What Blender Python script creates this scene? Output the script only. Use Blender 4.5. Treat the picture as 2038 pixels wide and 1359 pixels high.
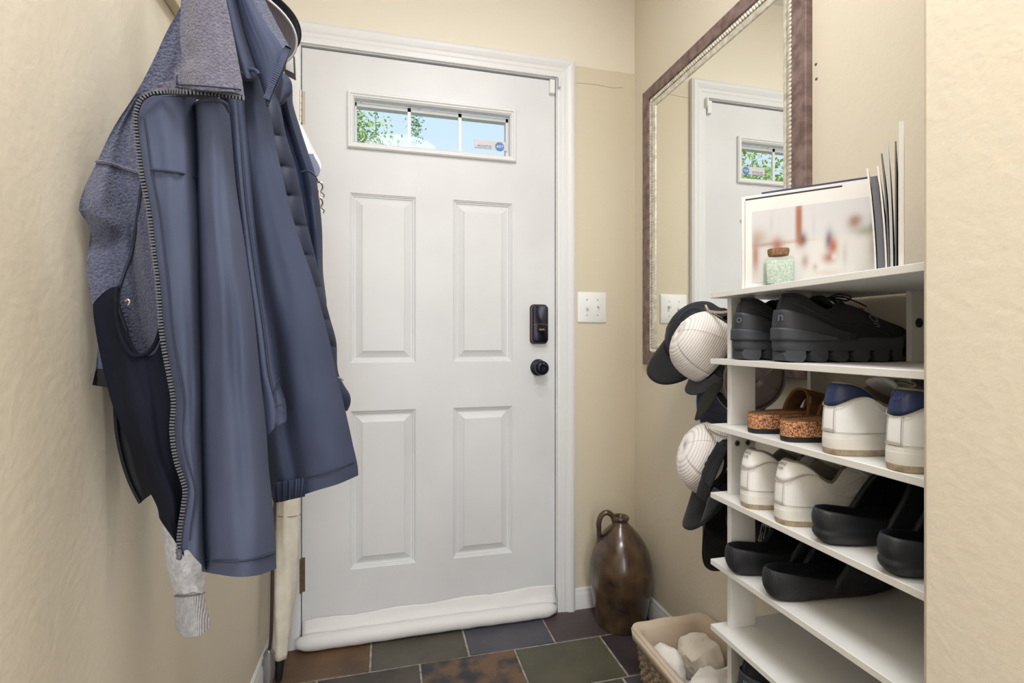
import bpy, math, random
import numpy as np
from mathutils import Vector, Matrix, noise

for o in list(bpy.data.objects): bpy.data.objects.remove(o)
scene = bpy.context.scene
C = scene.collection

# ------------------------------------------------------------------ camera
F_PX, YAW, V0, EYE = 986.4, 0.24625, 676.5, 1.044
cam_d = bpy.data.cameras.new('camera'); cam = bpy.data.objects.new('camera', cam_d); C.objects.link(cam)
cam_d.sensor_width = 36.0; cam_d.lens = F_PX * 36.0 / 2038.0; cam_d.clip_start = 0.02
cam_d.shift_y = (V0 - 679.5) / 2038.0
cam.location = (0, 0, EYE); cam.rotation_euler = (math.pi / 2, 0, -YAW)
scene.camera = cam

# ------------------------------------------------------------------ exposure, sky, sun, lights
scene.view_settings.view_transform = 'Standard'
scene.view_settings.look = 'None'
scene.view_settings.gamma = 1.0
scene.view_settings.exposure = -0.36
scene.view_settings.use_curve_mapping = False
world = bpy.data.worlds.new('world'); scene.world = world; world.use_nodes = True
wn = world.node_tree.nodes; wl = world.node_tree.links
wtc = wn.new('ShaderNodeTexCoord'); wsp = wn.new('ShaderNodeSeparateXYZ'); wl.new(wtc.outputs['Generated'], wsp.inputs[0])
wrp = wn.new('ShaderNodeValToRGB'); we = wrp.color_ramp.elements
we[0].position = 0.0; we[0].color = (.85, .92, .99, 1); we[1].position = 0.9; we[1].color = (.20, .40, .80, 1)
wm = we.new(0.40); wm.color = (.60, .78, .98, 1)
wl.new(wsp.outputs['Z'], wrp.inputs[0]); wl.new(wrp.outputs[0], wn['Background'].inputs[0]); wn['Background'].inputs[1].default_value = 1.4
sun_d = bpy.data.lights.new('sun', 'SUN'); sun_d.energy = 4.5; sun_d.angle = 0.01; sun_d.color = (1, .95, .87)
sun = bpy.data.objects.new('sun', sun_d); C.objects.link(sun)
sun.rotation_euler = (math.radians(45), 0, math.radians(-25)); sun.location = (0, -4, 6)

def area(name, loc, target, sx, sy, power, color=(1, 1, 1), shape='RECTANGLE'):
    d = bpy.data.lights.new(name, 'AREA'); d.shape = shape; d.size = sx
    if shape == 'RECTANGLE': d.size_y = sy
    d.energy = power; d.color = color
    o = bpy.data.objects.new(name, d); C.objects.link(o); o.location = loc
    o.rotation_euler = (Vector(target) - Vector(loc)).to_track_quat('-Z', 'Y').to_euler()
    return o
# added fill light behind the camera, just inside an invented hall window
area('rear_fill_light', (0.12, -2.56, 1.35), (0.25, 1.8, 1.15), 0.86, 1.9, 42, (0.92, 0.96, 1.0))
# ceiling lamps, hall one added as fill (their glass bowls are built further down)
area('hall_fill_lamp', (0.10, -0.12, 2.47), (0.10, -0.12, 0), 0.52, 0.52, 24, (0.95, 0.975, 1.0), 'DISK')  # unseen lamp, added to brighten the rack side
area('entry_lamp_light', (0.34, 0.80, 2.47), (0.34, 0.80, 0), 0.34, 0.34, 9, (0.95, 0.975, 1.0), 'DISK')

# ------------------------------------------------------------------ projection helpers (pixel -> direction; depth comes from the plane given)
SY, CY = math.sin(YAW), math.cos(YAW)
def ray(u):
    a = (u - 1019.0) / F_PX
    return SY + a * CY, CY - a * SY
def PY(u, v, Y):
    x, y = ray(u); t = Y / y
    return Vector((x * t, Y, EYE + (V0 - v) / F_PX * t))
def PX(u, v, X):
    x, y = ray(u); t = X / x
    return Vector((X, y * t, EYE + (V0 - v) / F_PX * t))
def PZ(u, v, z):
    x, y = ray(u); t = (z - EYE) * F_PX / (V0 - v)
    return Vector((x * t, y * t, z))

def ci(pts):
    """smooth interpolation through (x, y) pairs"""
    xs = [p[0] for p in pts]; ys = [p[1] for p in pts]; n = len(xs)
    m = []
    for i in range(n):
        if i == 0: m.append((ys[1] - ys[0]) / (xs[1] - xs[0]))
        elif i == n - 1: m.append((ys[-1] - ys[-2]) / (xs[-1] - xs[-2]))
        else:
            d0 = (ys[i] - ys[i-1]) / (xs[i] - xs[i-1]); d1 = (ys[i+1] - ys[i]) / (xs[i+1] - xs[i])
            m.append(0.0 if d0 * d1 < 0 else (d0 + d1) / 2)
    def f(x):
        if x <= xs[0]: return ys[0]
        if x >= xs[-1]: return ys[-1]
        for i in range(n - 1):
            if x <= xs[i+1]: break
        h = xs[i+1] - xs[i]; t = (x - xs[i]) / h
        return ((2*t**3 - 3*t*t + 1) * ys[i] + (t**3 - 2*t*t + t) * h * m[i]
                + (-2*t**3 + 3*t*t) * ys[i+1] + (t**3 - t*t) * h * m[i+1])
    return f

# ------------------------------------------------------------------ materials
def lin(c):
    if isinstance(c, str):
        c = c.lstrip('#'); c = [int(c[i:i+2], 16) / 255 for i in (0, 2, 4)]
    return tuple((x / 12.92 if x <= 0.04045 else ((x + 0.055) / 1.055) ** 2.4) for x in c) + (1.0,)

def mat(name, c, rough=0.6, metal=0.0, c2=None, nscale=8.0, bump=0.0, bscale=60.0, bdist=0.002,
        stretch=None, spec=0.5, lo=0.35, hi=0.65, detail=4.0, sheen=0.0, coat=0.0, wave=None):
    m = bpy.data.materials.new(name); m.use_nodes = True
    nt = m.node_tree; N = nt.nodes; Lk = nt.links
    b = N['Principled BSDF']
    b.inputs['Base Color'].default_value = lin(c); b.inputs['Roughness'].default_value = rough
    b.inputs['Metallic'].default_value = metal; b.inputs['Specular IOR Level'].default_value = spec
    if sheen: b.inputs['Sheen Weight'].default_value = sheen; b.inputs['Sheen Roughness'].default_value = 0.5
    if coat: b.inputs['Coat Weight'].default_value = coat; b.inputs['Coat Roughness'].default_value = 0.12
    tc = N.new('ShaderNodeTexCoord'); src = tc.outputs['Object']
    if stretch:
        mp = N.new('ShaderNodeMapping'); mp.inputs['Scale'].default_value = stretch
        Lk.new(src, mp.inputs[0]); src = mp.outputs[0]
    if c2 is not None:
        nz = N.new('ShaderNodeTexNoise'); nz.inputs['Scale'].default_value = nscale; nz.inputs['Detail'].default_value = detail
        Lk.new(src, nz.inputs['Vector'])
        rp = N.new('ShaderNodeValToRGB'); rp.color_ramp.elements[0].position = lo; rp.color_ramp.elements[1].position = hi
        rp.color_ramp.elements[0].color = lin(c); rp.color_ramp.elements[1].color = lin(c2)
        Lk.new(nz.outputs['Fac'], rp.inputs[0]); Lk.new(rp.outputs[0], b.inputs['Base Color'])
    if bump:
        bp = N.new('ShaderNodeBump'); bp.inputs['Strength'].default_value = bump; bp.inputs['Distance'].default_value = bdist
        if wave:
            w = N.new('ShaderNodeTexWave'); w.wave_type = 'BANDS'; w.bands_direction = wave
            w.inputs['Scale'].default_value = bscale; w.inputs['Distortion'].default_value = 0.6
            Lk.new(src, w.inputs['Vector']); Lk.new(w.outputs['Fac'], bp.inputs['Height'])
        else:
            nb = N.new('ShaderNodeTexNoise'); nb.inputs['Scale'].default_value = bscale; nb.inputs['Detail'].default_value = 3.0
            Lk.new(src, nb.inputs['Vector']); Lk.new(nb.outputs['Fac'], bp.inputs['Height'])
        Lk.new(bp.outputs[0], b.inputs['Normal'])
    return m

def mesh_cloth(name, c, c2, scale=62.0):
    """trucker-cap netting: fine rows of open knit"""
    m = mat(name, c, 0.85, bump=.5, bscale=scale, bdist=.0012, wave='Z')
    nt = m.node_tree; N = nt.nodes; Lk = nt.links; b = N['Principled BSDF']
    w = [n for n in N if n.bl_idname == 'ShaderNodeTexWave'][0]
    rp = N.new('ShaderNodeValToRGB'); rp.color_ramp.elements[0].position = 0.1; rp.color_ramp.elements[1].position = 0.6
    rp.color_ramp.elements[0].color = lin(c2); rp.color_ramp.elements[1].color = lin(c)
    Lk.new(w.outputs['Fac'], rp.inputs[0]); Lk.new(rp.outputs[0], b.inputs['Base Color'])
    return m

M = {}
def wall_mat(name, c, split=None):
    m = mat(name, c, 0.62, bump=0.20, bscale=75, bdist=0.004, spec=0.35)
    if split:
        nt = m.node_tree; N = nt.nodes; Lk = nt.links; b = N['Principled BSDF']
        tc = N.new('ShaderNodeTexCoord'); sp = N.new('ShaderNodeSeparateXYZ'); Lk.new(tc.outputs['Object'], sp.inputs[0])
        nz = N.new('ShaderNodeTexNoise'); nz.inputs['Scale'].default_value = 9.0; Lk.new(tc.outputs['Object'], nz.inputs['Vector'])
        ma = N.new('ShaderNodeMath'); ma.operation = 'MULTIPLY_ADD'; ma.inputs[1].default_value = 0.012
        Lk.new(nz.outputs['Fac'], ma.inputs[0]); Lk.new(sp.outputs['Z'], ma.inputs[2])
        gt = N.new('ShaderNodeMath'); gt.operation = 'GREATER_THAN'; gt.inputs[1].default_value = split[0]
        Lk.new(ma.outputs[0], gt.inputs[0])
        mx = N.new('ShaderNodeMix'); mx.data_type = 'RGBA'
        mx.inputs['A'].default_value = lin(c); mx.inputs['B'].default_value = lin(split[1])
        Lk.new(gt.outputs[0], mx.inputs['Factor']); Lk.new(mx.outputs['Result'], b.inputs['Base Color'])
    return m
M['wall'] = wall_mat('beige_wall_paint', '#E3D9C7')
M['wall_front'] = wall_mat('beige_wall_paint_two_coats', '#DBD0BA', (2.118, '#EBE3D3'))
M['ceiling'] = mat('ceiling_paint', '#EFECE6', 0.8)
M['trim'] = mat('white_trim_paint', '#E6E6E8', 0.35, bump=0.04, bscale=30)
M['door'] = mat('white_door_paint', '#E2E3E6', 0.42, bump=0.05, bscale=45, bdist=0.001, c2='#DADADD', nscale=3)
M['white_lam'] = mat('white_laminate', '#E9E8E6', 0.38)
M['grout'] = mat('grout', '#B5AEA8', 0.9, c2='#8A837C', nscale=40)
M['bronze'] = mat('oil_rubbed_bronze', '#1C1D2B', 0.28, metal=0.6)
M['copper'] = mat('worn_bronze_edge', '#8A6A60', 0.4, metal=0.7)
M['nickel'] = mat('aged_nickel', '#B5AD9F', 0.35, metal=0.9)
M['brass'] = mat('painted_dull_hinge', '#7A6B55', 0.5, metal=0.6)
M['chrome'] = mat('chrome', '#D8D8D8', 0.12, metal=1.0)
M['plastic_white'] = mat('white_plastic', '#EDEDEC', 0.3)
M['black'] = mat('black_rubber', '#17181C', 0.6)
M['dark_gap'] = mat('dark_gap', '#201E1C', 0.9)

def glass_mat(name, tint=(1, 1, 1, 1), gl=0.005):
    m = bpy.data.materials.new(name); m.use_nodes = True; N = m.node_tree.nodes; Lk = m.node_tree.links
    N.remove(N['Principled BSDF'])
    t = N.new('ShaderNodeBsdfTransparent'); t.inputs[0].default_value = tint
    g = N.new('ShaderNodeBsdfGlossy'); g.inputs['Roughness'].default_value = 0.02
    lw = N.new('ShaderNodeValue'); lw.outputs[0].default_value = gl
    mx = N.new('ShaderNodeMixShader'); Lk.new(lw.outputs[0], mx.inputs[0]); Lk.new(t.outputs[0], mx.inputs[1]); Lk.new(g.outputs[0], mx.inputs[2])
    Lk.new(mx.outputs[0], N['Material Output'].inputs[0])
    return m
M['glass'] = glass_mat('window_glass')
mm = bpy.data.materials.new('mirror_silver'); mm.use_nodes = True
mm.node_tree.nodes['Principled BSDF'].inputs['Metallic'].default_value = 1.0
mm.node_tree.nodes['Principled BSDF'].inputs['Roughness'].default_value = 0.0
mm.node_tree.nodes['Principled BSDF'].inputs['Base Color'].default_value = (.93, .94, .92, 1)
M['mirror'] = mm
def emit(name, c, s):
    m = bpy.data.materials.new(name); m.use_nodes = True; b = m.node_tree.nodes['Principled BSDF']
    b.inputs['Base Color'].default_value = lin(c); b.inputs['Emission Color'].default_value = lin(c); b.inputs['Emission Strength'].default_value = s
    return m
M['lamp_glass'] = emit('lit_lamp_glass', '#FFF3DC', 2.0)

# ------------------------------------------------------------------ object helpers
def tag(o, label=None, cat=None, group=None, kind=None):
    if label: o['label'] = label
    if cat: o['category'] = cat
    if group: o['group'] = group
    if kind: o['kind'] = kind
    return o
def thing(name, label, cat, loc=(0, 0, 0), rot=None, group=None):
    o = bpy.data.objects.new(name, None); C.objects.link(o); o.empty_display_size = 0.05
    o.location = loc
    if rot is not None: o.rotation_euler = rot
    return tag(o, label, cat, group)
def obj(name, v, f, m, parent=None, local=False, sharp=35, bevel=0.0, solid=0.0, sub=0, kind=None, seg=2, label=None):
    me = bpy.data.meshes.new(name); me.from_pydata([tuple(p) for p in v], [], f); me.update()
    me.shade_smooth() if hasattr(me, 'shade_smooth') else None
    if sharp and sharp < 180: me.set_sharp_from_angle(angle=math.radians(sharp))
    o = bpy.data.objects.new(name, me); C.objects.link(o)
    ms = m if isinstance(m, (list, tuple)) else [m]
    for k in ms: me.materials.append(k)
    if parent is not None: attach(o, parent, local)
    if solid:
        s = o.modifiers.new('solid', 'SOLIDIFY'); s.thickness = solid; s.offset = 0.0
    if bevel:
        b = o.modifiers.new('bevel', 'BEVEL'); b.width = bevel; b.segments = seg; b.limit_method = 'ANGLE'; b.angle_limit = math.radians(40)
    if sub:
        s = o.modifiers.new('sub', 'SUBSURF'); s.levels = sub; s.render_levels = sub
    if kind: o['kind'] = kind
    if label: o['label'] = label
    return o
def wmat(o):
    m = Matrix.Translation(o.location) @ o.rotation_euler.to_matrix().to_4x4()
    return m if o.parent is None else wmat(o.parent) @ o.matrix_parent_inverse @ m
def attach(o, parent, local=False):
    o.parent = parent
    if not local: o.matrix_parent_inverse = wmat(parent).inverted()
class MB:
    def __init__(s): s.v = []; s.f = []
    def add(s, v, f):
        n = len(s.v); s.v += [Vector(p) for p in v]; s.f += [[i + n for i in q] for q in f]; return s
    def box(s, lo, hi):
        return s.add(*box(lo, hi))
    def build(s, name, m, parent=None, **k): return obj(name, s.v, s.f, m, parent, **k)
def box(lo, hi):
    a, b = lo, hi
    v = [(a[0], a[1], a[2]), (b[0], a[1], a[2]), (b[0], b[1], a[2]), (a[0], b[1], a[2]),
         (a[0], a[1], b[2]), (b[0], a[1], b[2]), (b[0], b[1], b[2]), (a[0], b[1], b[2])]
    return v, [[0, 3, 2, 1], [4, 5, 6, 7], [0, 1, 5, 4], [1, 2, 6, 5], [2, 3, 7, 6], [3, 0, 4, 7]]
def loft(rings, close=True, cap0=False, cap1=False):
    n = len(rings[0]); v = [p for r in rings for p in r]; f = []
    for j in range(len(rings) - 1):
        for i in range(n if close else n - 1):
            k = (i + 1) % n
            f.append([j*n + i, j*n + k, (j+1)*n + k, (j+1)*n + i])
    if cap0: f.append(list(range(n - 1, -1, -1)))
    if cap1: f.append([(len(rings) - 1) * n + i for i in range(n)])
    return v, f
def lathe(prof, n=32, c=(0, 0, 0), cap0=True, cap1=False):
    return loft([[Vector((c[0] + r * math.cos(2*math.pi*i/n), c[1] + r * math.sin(2*math.pi*i/n), c[2] + z)) for i in range(n)] for r, z in prof], True, cap0, cap1)
def tube(path, r, n=8, closed=False, flat=None):
    P = [Vector(p) for p in path]; m = len(P); rings = []; prev = None
    for i in range(m):
        if closed: t = (P[(i+1) % m] - P[i-1])
        else: t = P[min(i+1, m-1)] - P[max(i-1, 0)]
        t.normalize()
        if prev is None:
            a = Vector((0, 0, 1)) if abs(t.z) < .9 else Vector((1, 0, 0))
            x = t.cross(a).normalized()
        else:
            x = (prev - t * prev.dot(t)).normalized()
        prev = x; y = t.cross(x)
        rr = r[i] if isinstance(r, (list, tuple)) else r
        fl = flat if flat else 1.0
        rings.append([P[i] + x * rr * math.cos(2*math.pi*k/n) + y * rr * fl * math.sin(2*math.pi*k/n) for k in range(n)])
    if closed: rings.append(rings[0])
    return loft(rings, True, not closed, not closed)
def smooth_path(P, n=8):
    P = [Vector(p) for p in P]; out = []
    for i in range(len(P) - 1):
        p0 = P[max(i-1, 0)]; p1 = P[i]; p2 = P[i+1]; p3 = P[min(i+2, len(P)-1)]
        for k in range(n):
            t = k / n
            out.append(0.5 * ((2*p1) + (p2-p0)*t + (2*p0-5*p1+4*p2-p3)*t*t + (3*p1-p0-3*p2+p3)*t**3))
    out.append(P[-1]); return out
def prism(poly, axis, a, b):
    """extrude a 2D outline along an axis: poly holds the two other coordinates in order"""
    n = len(poly)
    def mk(p, t):
        return {'x': (t, p[0], p[1]), 'y': (p[0], t, p[1]), 'z': (p[0], p[1], t)}[axis]
    v = [mk(p, a) for p in poly] + [mk(p, b) for p in poly]
    f = [[i, (i+1) % n, (i+1) % n + n, i + n] for i in range(n)] + [list(range(n-1, -1, -1)), list(range(n, 2*n))]
    return v, f
def text_obj(name, s, size, m, parent, mw, extrude=0.0003, local=False, align='CENTER', shear=0.0):
    cu = bpy.data.curves.new(name, 'FONT'); cu.body = s; cu.size = size; cu.extrude = extrude; cu.align_x = align; cu.align_y = 'CENTER'; cu.shear = shear
    cu.resolution_u = 3
    t = bpy.data.objects.new(name + '_tmp', cu); C.objects.link(t)
    dg = bpy.context.evaluated_depsgraph_get(); me = bpy.data.meshes.new_from_object(t.evaluated_get(dg))
    bpy.data.objects.remove(t); bpy.data.curves.remove(cu)
    me.transform(mw); me.materials.clear(); me.materials.append(m); me.name = name
    o = bpy.data.objects.new(name, me); C.objects.link(o)
    if parent is not None: attach(o, parent, local)
    return o
def basis(x, y, z, o):
    m = Matrix.Identity(4)
    for i, a in enumerate((x, y, z)):
        a = Vector(a).normalized()
        for k in range(3): m[k][i] = a[k]
    for k in range(3): m[k][3] = o[k]
    return m
def structure(name, v, f, m, parent=None, **k):
    o = obj(name, v, f, m, parent, **k)
    if parent is None: o['kind'] = 'structure'
    return o

# ------------------------------------------------------------------ room shell
XL, XR, YF, YB, ZC = -0.375, 0.964, 1.812, -2.6, 2.5
XH, YH = 0.62, 0.456          # hall wall on the right and the corner where the entry niche opens
DOOR_L, DOOR_R, DOOR_T = -0.283, 0.627, 2.046
T = 0.12
structure('wall_left', *box((XL - T, YB - T, 0), (XL, YF + T, ZC)), M['wall'])
w = MB()
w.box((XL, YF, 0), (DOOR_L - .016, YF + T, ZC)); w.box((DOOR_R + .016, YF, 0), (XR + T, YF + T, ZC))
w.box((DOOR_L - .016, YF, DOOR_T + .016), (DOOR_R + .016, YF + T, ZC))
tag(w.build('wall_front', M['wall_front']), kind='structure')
structure('wall_right', *box((XR, YH, 0), (XR + T, YF, ZC)), M['wall'])
structure('wall_hall', *box((XH, YB - T, 0), (XR + T, YH, ZC)), M['wall'], bevel=0.006)
w = MB()                                                     # wall behind the camera; the tall window is invented to frame the fill light
w.box((XL, YB - T, 0), (XH, YB, 0.3)); w.box((XL, YB - T, 2.3), (XH, YB, ZC))
w.box((XL, YB - T, .3), (-.31, YB, 2.3)); w.box((.56, YB - T, .3), (XH, YB, 2.3))
tag(w.build('wall_rear', M['wall']), kind='structure')
structure('ceiling', *box((XL - T, YB - T, ZC), (XR + T, YF + T, ZC + .1)), M['ceiling'])
wf = MB(); x0, x1, z0, z1, y = -.31, .56, .3, 2.3, YB - .07
wf.box((x0, y - .02, z0), (x0 + .04, y + .02, z1)); wf.box((x1 - .04, y - .02, z0), (x1, y + .02, z1))
wf.box((x0 + .04, y - .02, z0), (x1 - .04, y + .02, z0 + .04)); wf.box((x0 + .04, y - .02, z1 - .04), (x1 - .04, y + .02, z1))
wf.box((x0 + .04, y - .015, 1.28), (x1 - .04, y + .015, 1.32))
w2 = tag(wf.build('window_added', M['trim']), kind='structure')  # added window, there only to explain the fill light
obj('pane', *box((x0 + .04, y - .003, z0 + .04), (x1 - .04, y + .003, 1.28)), M['glass'], w2)
obj('pane', *box((x0 + .04, y - .003, 1.32), (x1 - .04, y + .003, z1 - .04)), M['glass'], w2)

for (uu, vv) in ((1624, 128), (1625, 157)):
    p = PX(uu, vv, XR); v, f = lathe([(.0005, 0), (.0035, 0), (.0025, .0015), (.0005, .002)], 10)
    obj('nail_plug', [(XR - q.z, p.y + q.x, p.z + q.y) for q in v], f, M['brass'], bpy.data.objects['wall_right'])
obj('paint_crack', *tube([PY(u, v, YF - .0004) for u, v in ((1140, 164), (1160, 166), (1185, 168), (1205, 172), (1222, 175), (1240, 174))], .0008, 5), mat('crack_shadow', '#B3A58C', .9), bpy.data.objects['wall_front'])
# baseboards
def base_prof(s):   # distance from the wall, height
    return [(0, 0), (.013, 0), (.013, .048), (.011, .054), (.011, .058), (.0075, .063), (.007, .073), (.003, .078), (0, .078)]
bp = base_prof(1)
structure('baseboard_left', *prism([(XL + a, b) for a, b in bp], 'y', YB, YF), M['trim'])
structure('baseboard_right', *prism([(XR - a, b) for a, b in bp], 'y', YH, YF), M['trim'])
structure('baseboard_front', *prism([(YF - a, b) for a, b in bp], 'x', .699, XR - .013), M['trim'])
structure('baseboard_hall', *prism([(XH - a, b) for a, b in bp], 'y', YB, YH), M['trim'])

# floor: slate tiles laid in rows, each tile its own piece
floor = structure('floor', *box((XL - T, YB - T, -.1), (XR + T, 4.0, -.0025)), M['grout'])
def slate(n, a, b, sc=9, lo=.35, hi=.65):
    return mat('slate_' + n, a, 0.5, c2=b, nscale=sc, bump=.6, bscale=26, bdist=.004, lo=lo, hi=hi, detail=7)
SL = dict(rust=slate('rust', '#54402F', '#6E543C', 7), olive=slate('olive', '#4A4740', '#5B574C', 6), blue=slate('blue', '#464650', '#54535B', 6),
          plum=slate('plum', '#453B3C', '#57484A', 7), dark=slate('dark', '#37332F', '#514A43', 9), mott=slate('mottled', '#2E2F35', '#6B523C', 11, .42, .56),
          moss=slate('moss', '#45443B', '#5A5745', 5), ink=slate('ink', '#2C2729', '#433A3C', 8))
rows = [(1.623, 1.845, [(-.375, -.054, 'rust'), (-.054, .263, 'olive'), (.263, .5635, 'blue'), (.5635, .873, 'plum'), (.873, .964, 'ink')]),
        (1.405, 1.623, [(-.375, -.211, 'mott'), (-.211, .102, 'dark'), (.102, .416, 'mott'), (.416, .727, 'moss'), (.727, .964, 'ink')])]
rnd = random.Random(4); yy = 1.405; names = list(SL)
k = 0
while yy > -.2:
    h = (.305, .218)[k % 2]; k += 1; xs = [XL]; x = XL + rnd.uniform(.1, .3)
    while x < XR - .06: xs.append(x); x += .311
    xs.append(XR)
    rows.append((yy - h, yy, [(xs[i], xs[i+1], 'moss' if (k == 1 and i == len(xs) - 3) else rnd.choice(names)) for i in range(len(xs) - 1)]))
    yy -= h
for (ya, yb, ts) in rows:
    for (xa, xb, c) in ts:
        if xa >= XH and yb <= YH: continue
        if yb <= YH: xb = min(xb, XH)
        if xb - xa < .03: continue
        g = .0033; dz = rnd.uniform(-.0006, .0008); n = 5
        v, f = box((xa + g, ya + g, -.006), (xb - g, yb - g, 0))
        v = [Vector(p) + Vector((rnd.uniform(-.0012, .0012), rnd.uniform(-.0012, .0012), dz if p[2] > -.003 else 0)) for p in v]
        obj('floor_tile', v, f, SL[c], floor, bevel=.0015, seg=1)
structure('trim_threshold', *box((DOOR_L - .016, 1.80, .0), (DOOR_R + .016, 1.95, .012)), mat('threshold', '#4A4038', .5))

# door casing (trim_1): three mitred moulded boards + jamb
def casing():
    prof = [(0, 0), (0, .012), (.006, .014), (.018, .014), (.022, .016), (.034, .016), (.040, .020), (.050, .024), (.060, .024), (.066, .020), (.070, .018), (.070, 0)]
    IL, IR, IT = DOOR_L - .006, DOOR_R + .006, DOOR_T + .006
    r = []
    for k in range(4):
        ring = []
        for d, h in prof:
            y = YF - h
            if k == 0: ring.append((IL - min(d, .076), y, 0))
            elif k == 1: ring.append((IL - d, y, IT + d))
            elif k == 2: ring.append((IR + d, y, IT + d))
            else: ring.append((IR + d, y, 0))
        r.append(ring)
    v, f = loft(r, True, True, True)
    return v, f
tr = structure('trim_1', *casing(), M['trim'], sharp=20)
j = MB(); ja = .016
j.box((DOOR_L - ja, YF - .002, 0), (DOOR_L - .003, YF + T, DOOR_T + ja)); j.box((DOOR_R + .003, YF - .002, 0), (DOOR_R + ja, YF + T, DOOR_T + ja))
j.box((DOOR_L - .003, YF - .002, DOOR_T + .003), (DOOR_R + .003, YF + T, DOOR_T + ja))
j.build('jamb', M['trim'], tr)
s = MB(); s.box((DOOR_L - .003, YF + .052, 0), (DOOR_L + .01, YF + T, DOOR_T)); s.box((DOOR_R - .01, YF + .052, 0), (DOOR_R + .003, YF + T, DOOR_T)); s.box((DOOR_L, YF + .052, DOOR_T - .01), (DOOR_R, YF + T, DOOR_T + .003))
s.build('door_stop', M['trim'], tr)

# ------------------------------------------------------------------ front door (door_1)
YD = 1.817
door_root = bpy.data.objects.new('door_1', None); C.objects.link(door_root); door_root.location = ((DOOR_L + DOOR_R) / 2, YD, .015); door_root['kind'] = 'structure'
ul = (PY(697.5, 383, YD), PY(829, 722, YD)); ur = (PY(902.5, 397.6, YD), PY(1020.5, 719, YD))
ll_ = (PY(696, 819, YD), PY(826.5, 1125, YD)); lr = (PY(901.5, 811, YD), PY(1018.5, 1104, YD))
PXL = (ul[0].x + ll_[0].x) / 2; PXLb = (ul[1].x + ll_[1].x) / 2; PXR = (ur[0].x + lr[0].x) / 2; PXRb = (ur[1].x + lr[1].x) / 2
zt = 1.598; zm1 = .998; zm0 = .798; zb = .262
zt = (ul[0].z + ur[0].z) / 2; zm1 = (PY(698, 722, YD).z + PY(1018, 719, YD).z) / 2; zm0 = (ll_[0].z + lr[0].z) / 2; zb = (PY(697, 1129, YD).z + PY(1015, 1104, YD).z) / 2
WL = PY(691.6, 181, YD); WR = PY(1026.3, 324.7, YD); WZT = (WL.z + PY(1026, 220.7, YD).z) / 2; WZB = (PY(691.6, 294.5, YD).z + WR.z) / 2
holes = [(PXL, PXLb, zm1, zt), (PXR, PXRb, zm1, zt), (PXL, PXLb, zb, zm0), (PXR, PXRb, zb, zm0), (WL.x + .012, WR.x - .012, WZB + .012, WZT - .012)]
xs = sorted({DOOR_L, DOOR_R} | {h[0] for h in holes} | {h[1] for h in holes}); zs_ = sorted({.015, DOOR_T - .003} | {h[2] for h in holes} | {h[3] for h in holes})
d = MB()
for yfc in (YD, YD + .044):
    for i in range(len(xs) - 1):
        for k in range(len(zs_) - 1):
            cx, cz = (xs[i] + xs[i+1]) / 2, (zs_[k] + zs_[k+1]) / 2
            inh = [h for h in holes if h[0] < cx < h[1] and h[2] < cz < h[3]]
            if inh and (yfc == YD or inh[0] is holes[4]): continue
            q = [(xs[i], yfc, zs_[k]), (xs[i+1], yfc, zs_[k]), (xs[i+1], yfc, zs_[k+1]), (xs[i], yfc, zs_[k+1])]
            d.add(q, [[0, 1, 2, 3] if yfc == YD else [3, 2, 1, 0]])
zt_, zb_ = DOOR_T - .003, .015
d.add([(DOOR_L, YD, zb_), (DOOR_R, YD, zb_), (DOOR_R, YD, zt_), (DOOR_L, YD, zt_), (DOOR_L, YD + .044, zb_), (DOOR_R, YD + .044, zb_), (DOOR_R, YD + .044, zt_), (DOOR_L, YD + .044, zt_)],
      [[0, 4, 5, 1], [1, 5, 6, 2], [2, 6, 7, 3], [3, 7, 4, 0]])
h = holes[4]
d.add([(h[0], YD, h[2]), (h[1], YD, h[2]), (h[1], YD, h[3]), (h[0], YD, h[3]), (h[0], YD + .044, h[2]), (h[1], YD + .044, h[2]), (h[1], YD + .044, h[3]), (h[0], YD + .044, h[3])],
      [[0, 1, 5, 4], [1, 2, 6, 5], [2, 3, 7, 6], [3, 0, 4, 7]])
d.build('slab', M['door'], door_root)
def rings_panel(h, prof):
    return loft([[(h[0] + i, YD + y, h[2] + i), (h[1] - i, YD + y, h[2] + i), (h[1] - i, YD + y, h[3] - i), (h[0] + i, YD + y, h[3] - i)] for i, y in prof], True, False, True)
for h in holes[:4]:
    obj('door_panel', *rings_panel(h, [(0, 0), (.002, .003), (.0045, .0035), (.006, .0075), (.010, .008), (.0125, .0115), (.018, .0125), (.027, .0095), (.040, .0035), (.0415, .0015)]), M['door'], door_root, sharp=15)
# window light in the door
wroot = door_root
h = (WL.x, WR.x, WZB, WZT)
prof = [(0, 0), (0, -.010), (.004, -.014), (.009, -.014), (.013, -.010), (.016, -.010), (.022, -.004), (.024, .004), (.024, .02)]
obj('window_frame', *loft([[(h[0] + i, YD + y, h[2] + i), (h[1] - i, YD + y, h[2] + i), (h[1] - i, YD + y, h[3] - i), (h[0] + i, YD + y, h[3] - i)] for i, y in prof], True), M['trim'], door_root, sharp=20)
gi = .024; mx1 = PY(814.6, 240, YD + .02).x; mx2 = PY(915.6, 250, YD + .02).x
edges = [h[0] + gi, mx1, mx2, h[1] - gi]
for i in range(3):
    obj('pane', *box((edges[i], YD + .018, h[2] + gi), (edges[i+1], YD + .022, h[3] - gi)), M['glass'], door_root)
for x in (mx1, mx2):
    obj('muntin', *box((x - .006, YD + .023, h[2] + gi), (x + .006, YD + .030, h[3] - gi)), M['trim'], door_root)
fr = MB()   # outer sunlit white lite frame
o2 = .010
fr.box((h[0] + gi, YD + .023, h[3] - gi - .014), (h[1] - gi, YD + .05, h[3] - gi)); fr.box((h[0] + gi, YD + .023, h[2] + gi), (h[1] - gi, YD + .05, h[2] + gi + .003))
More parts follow.
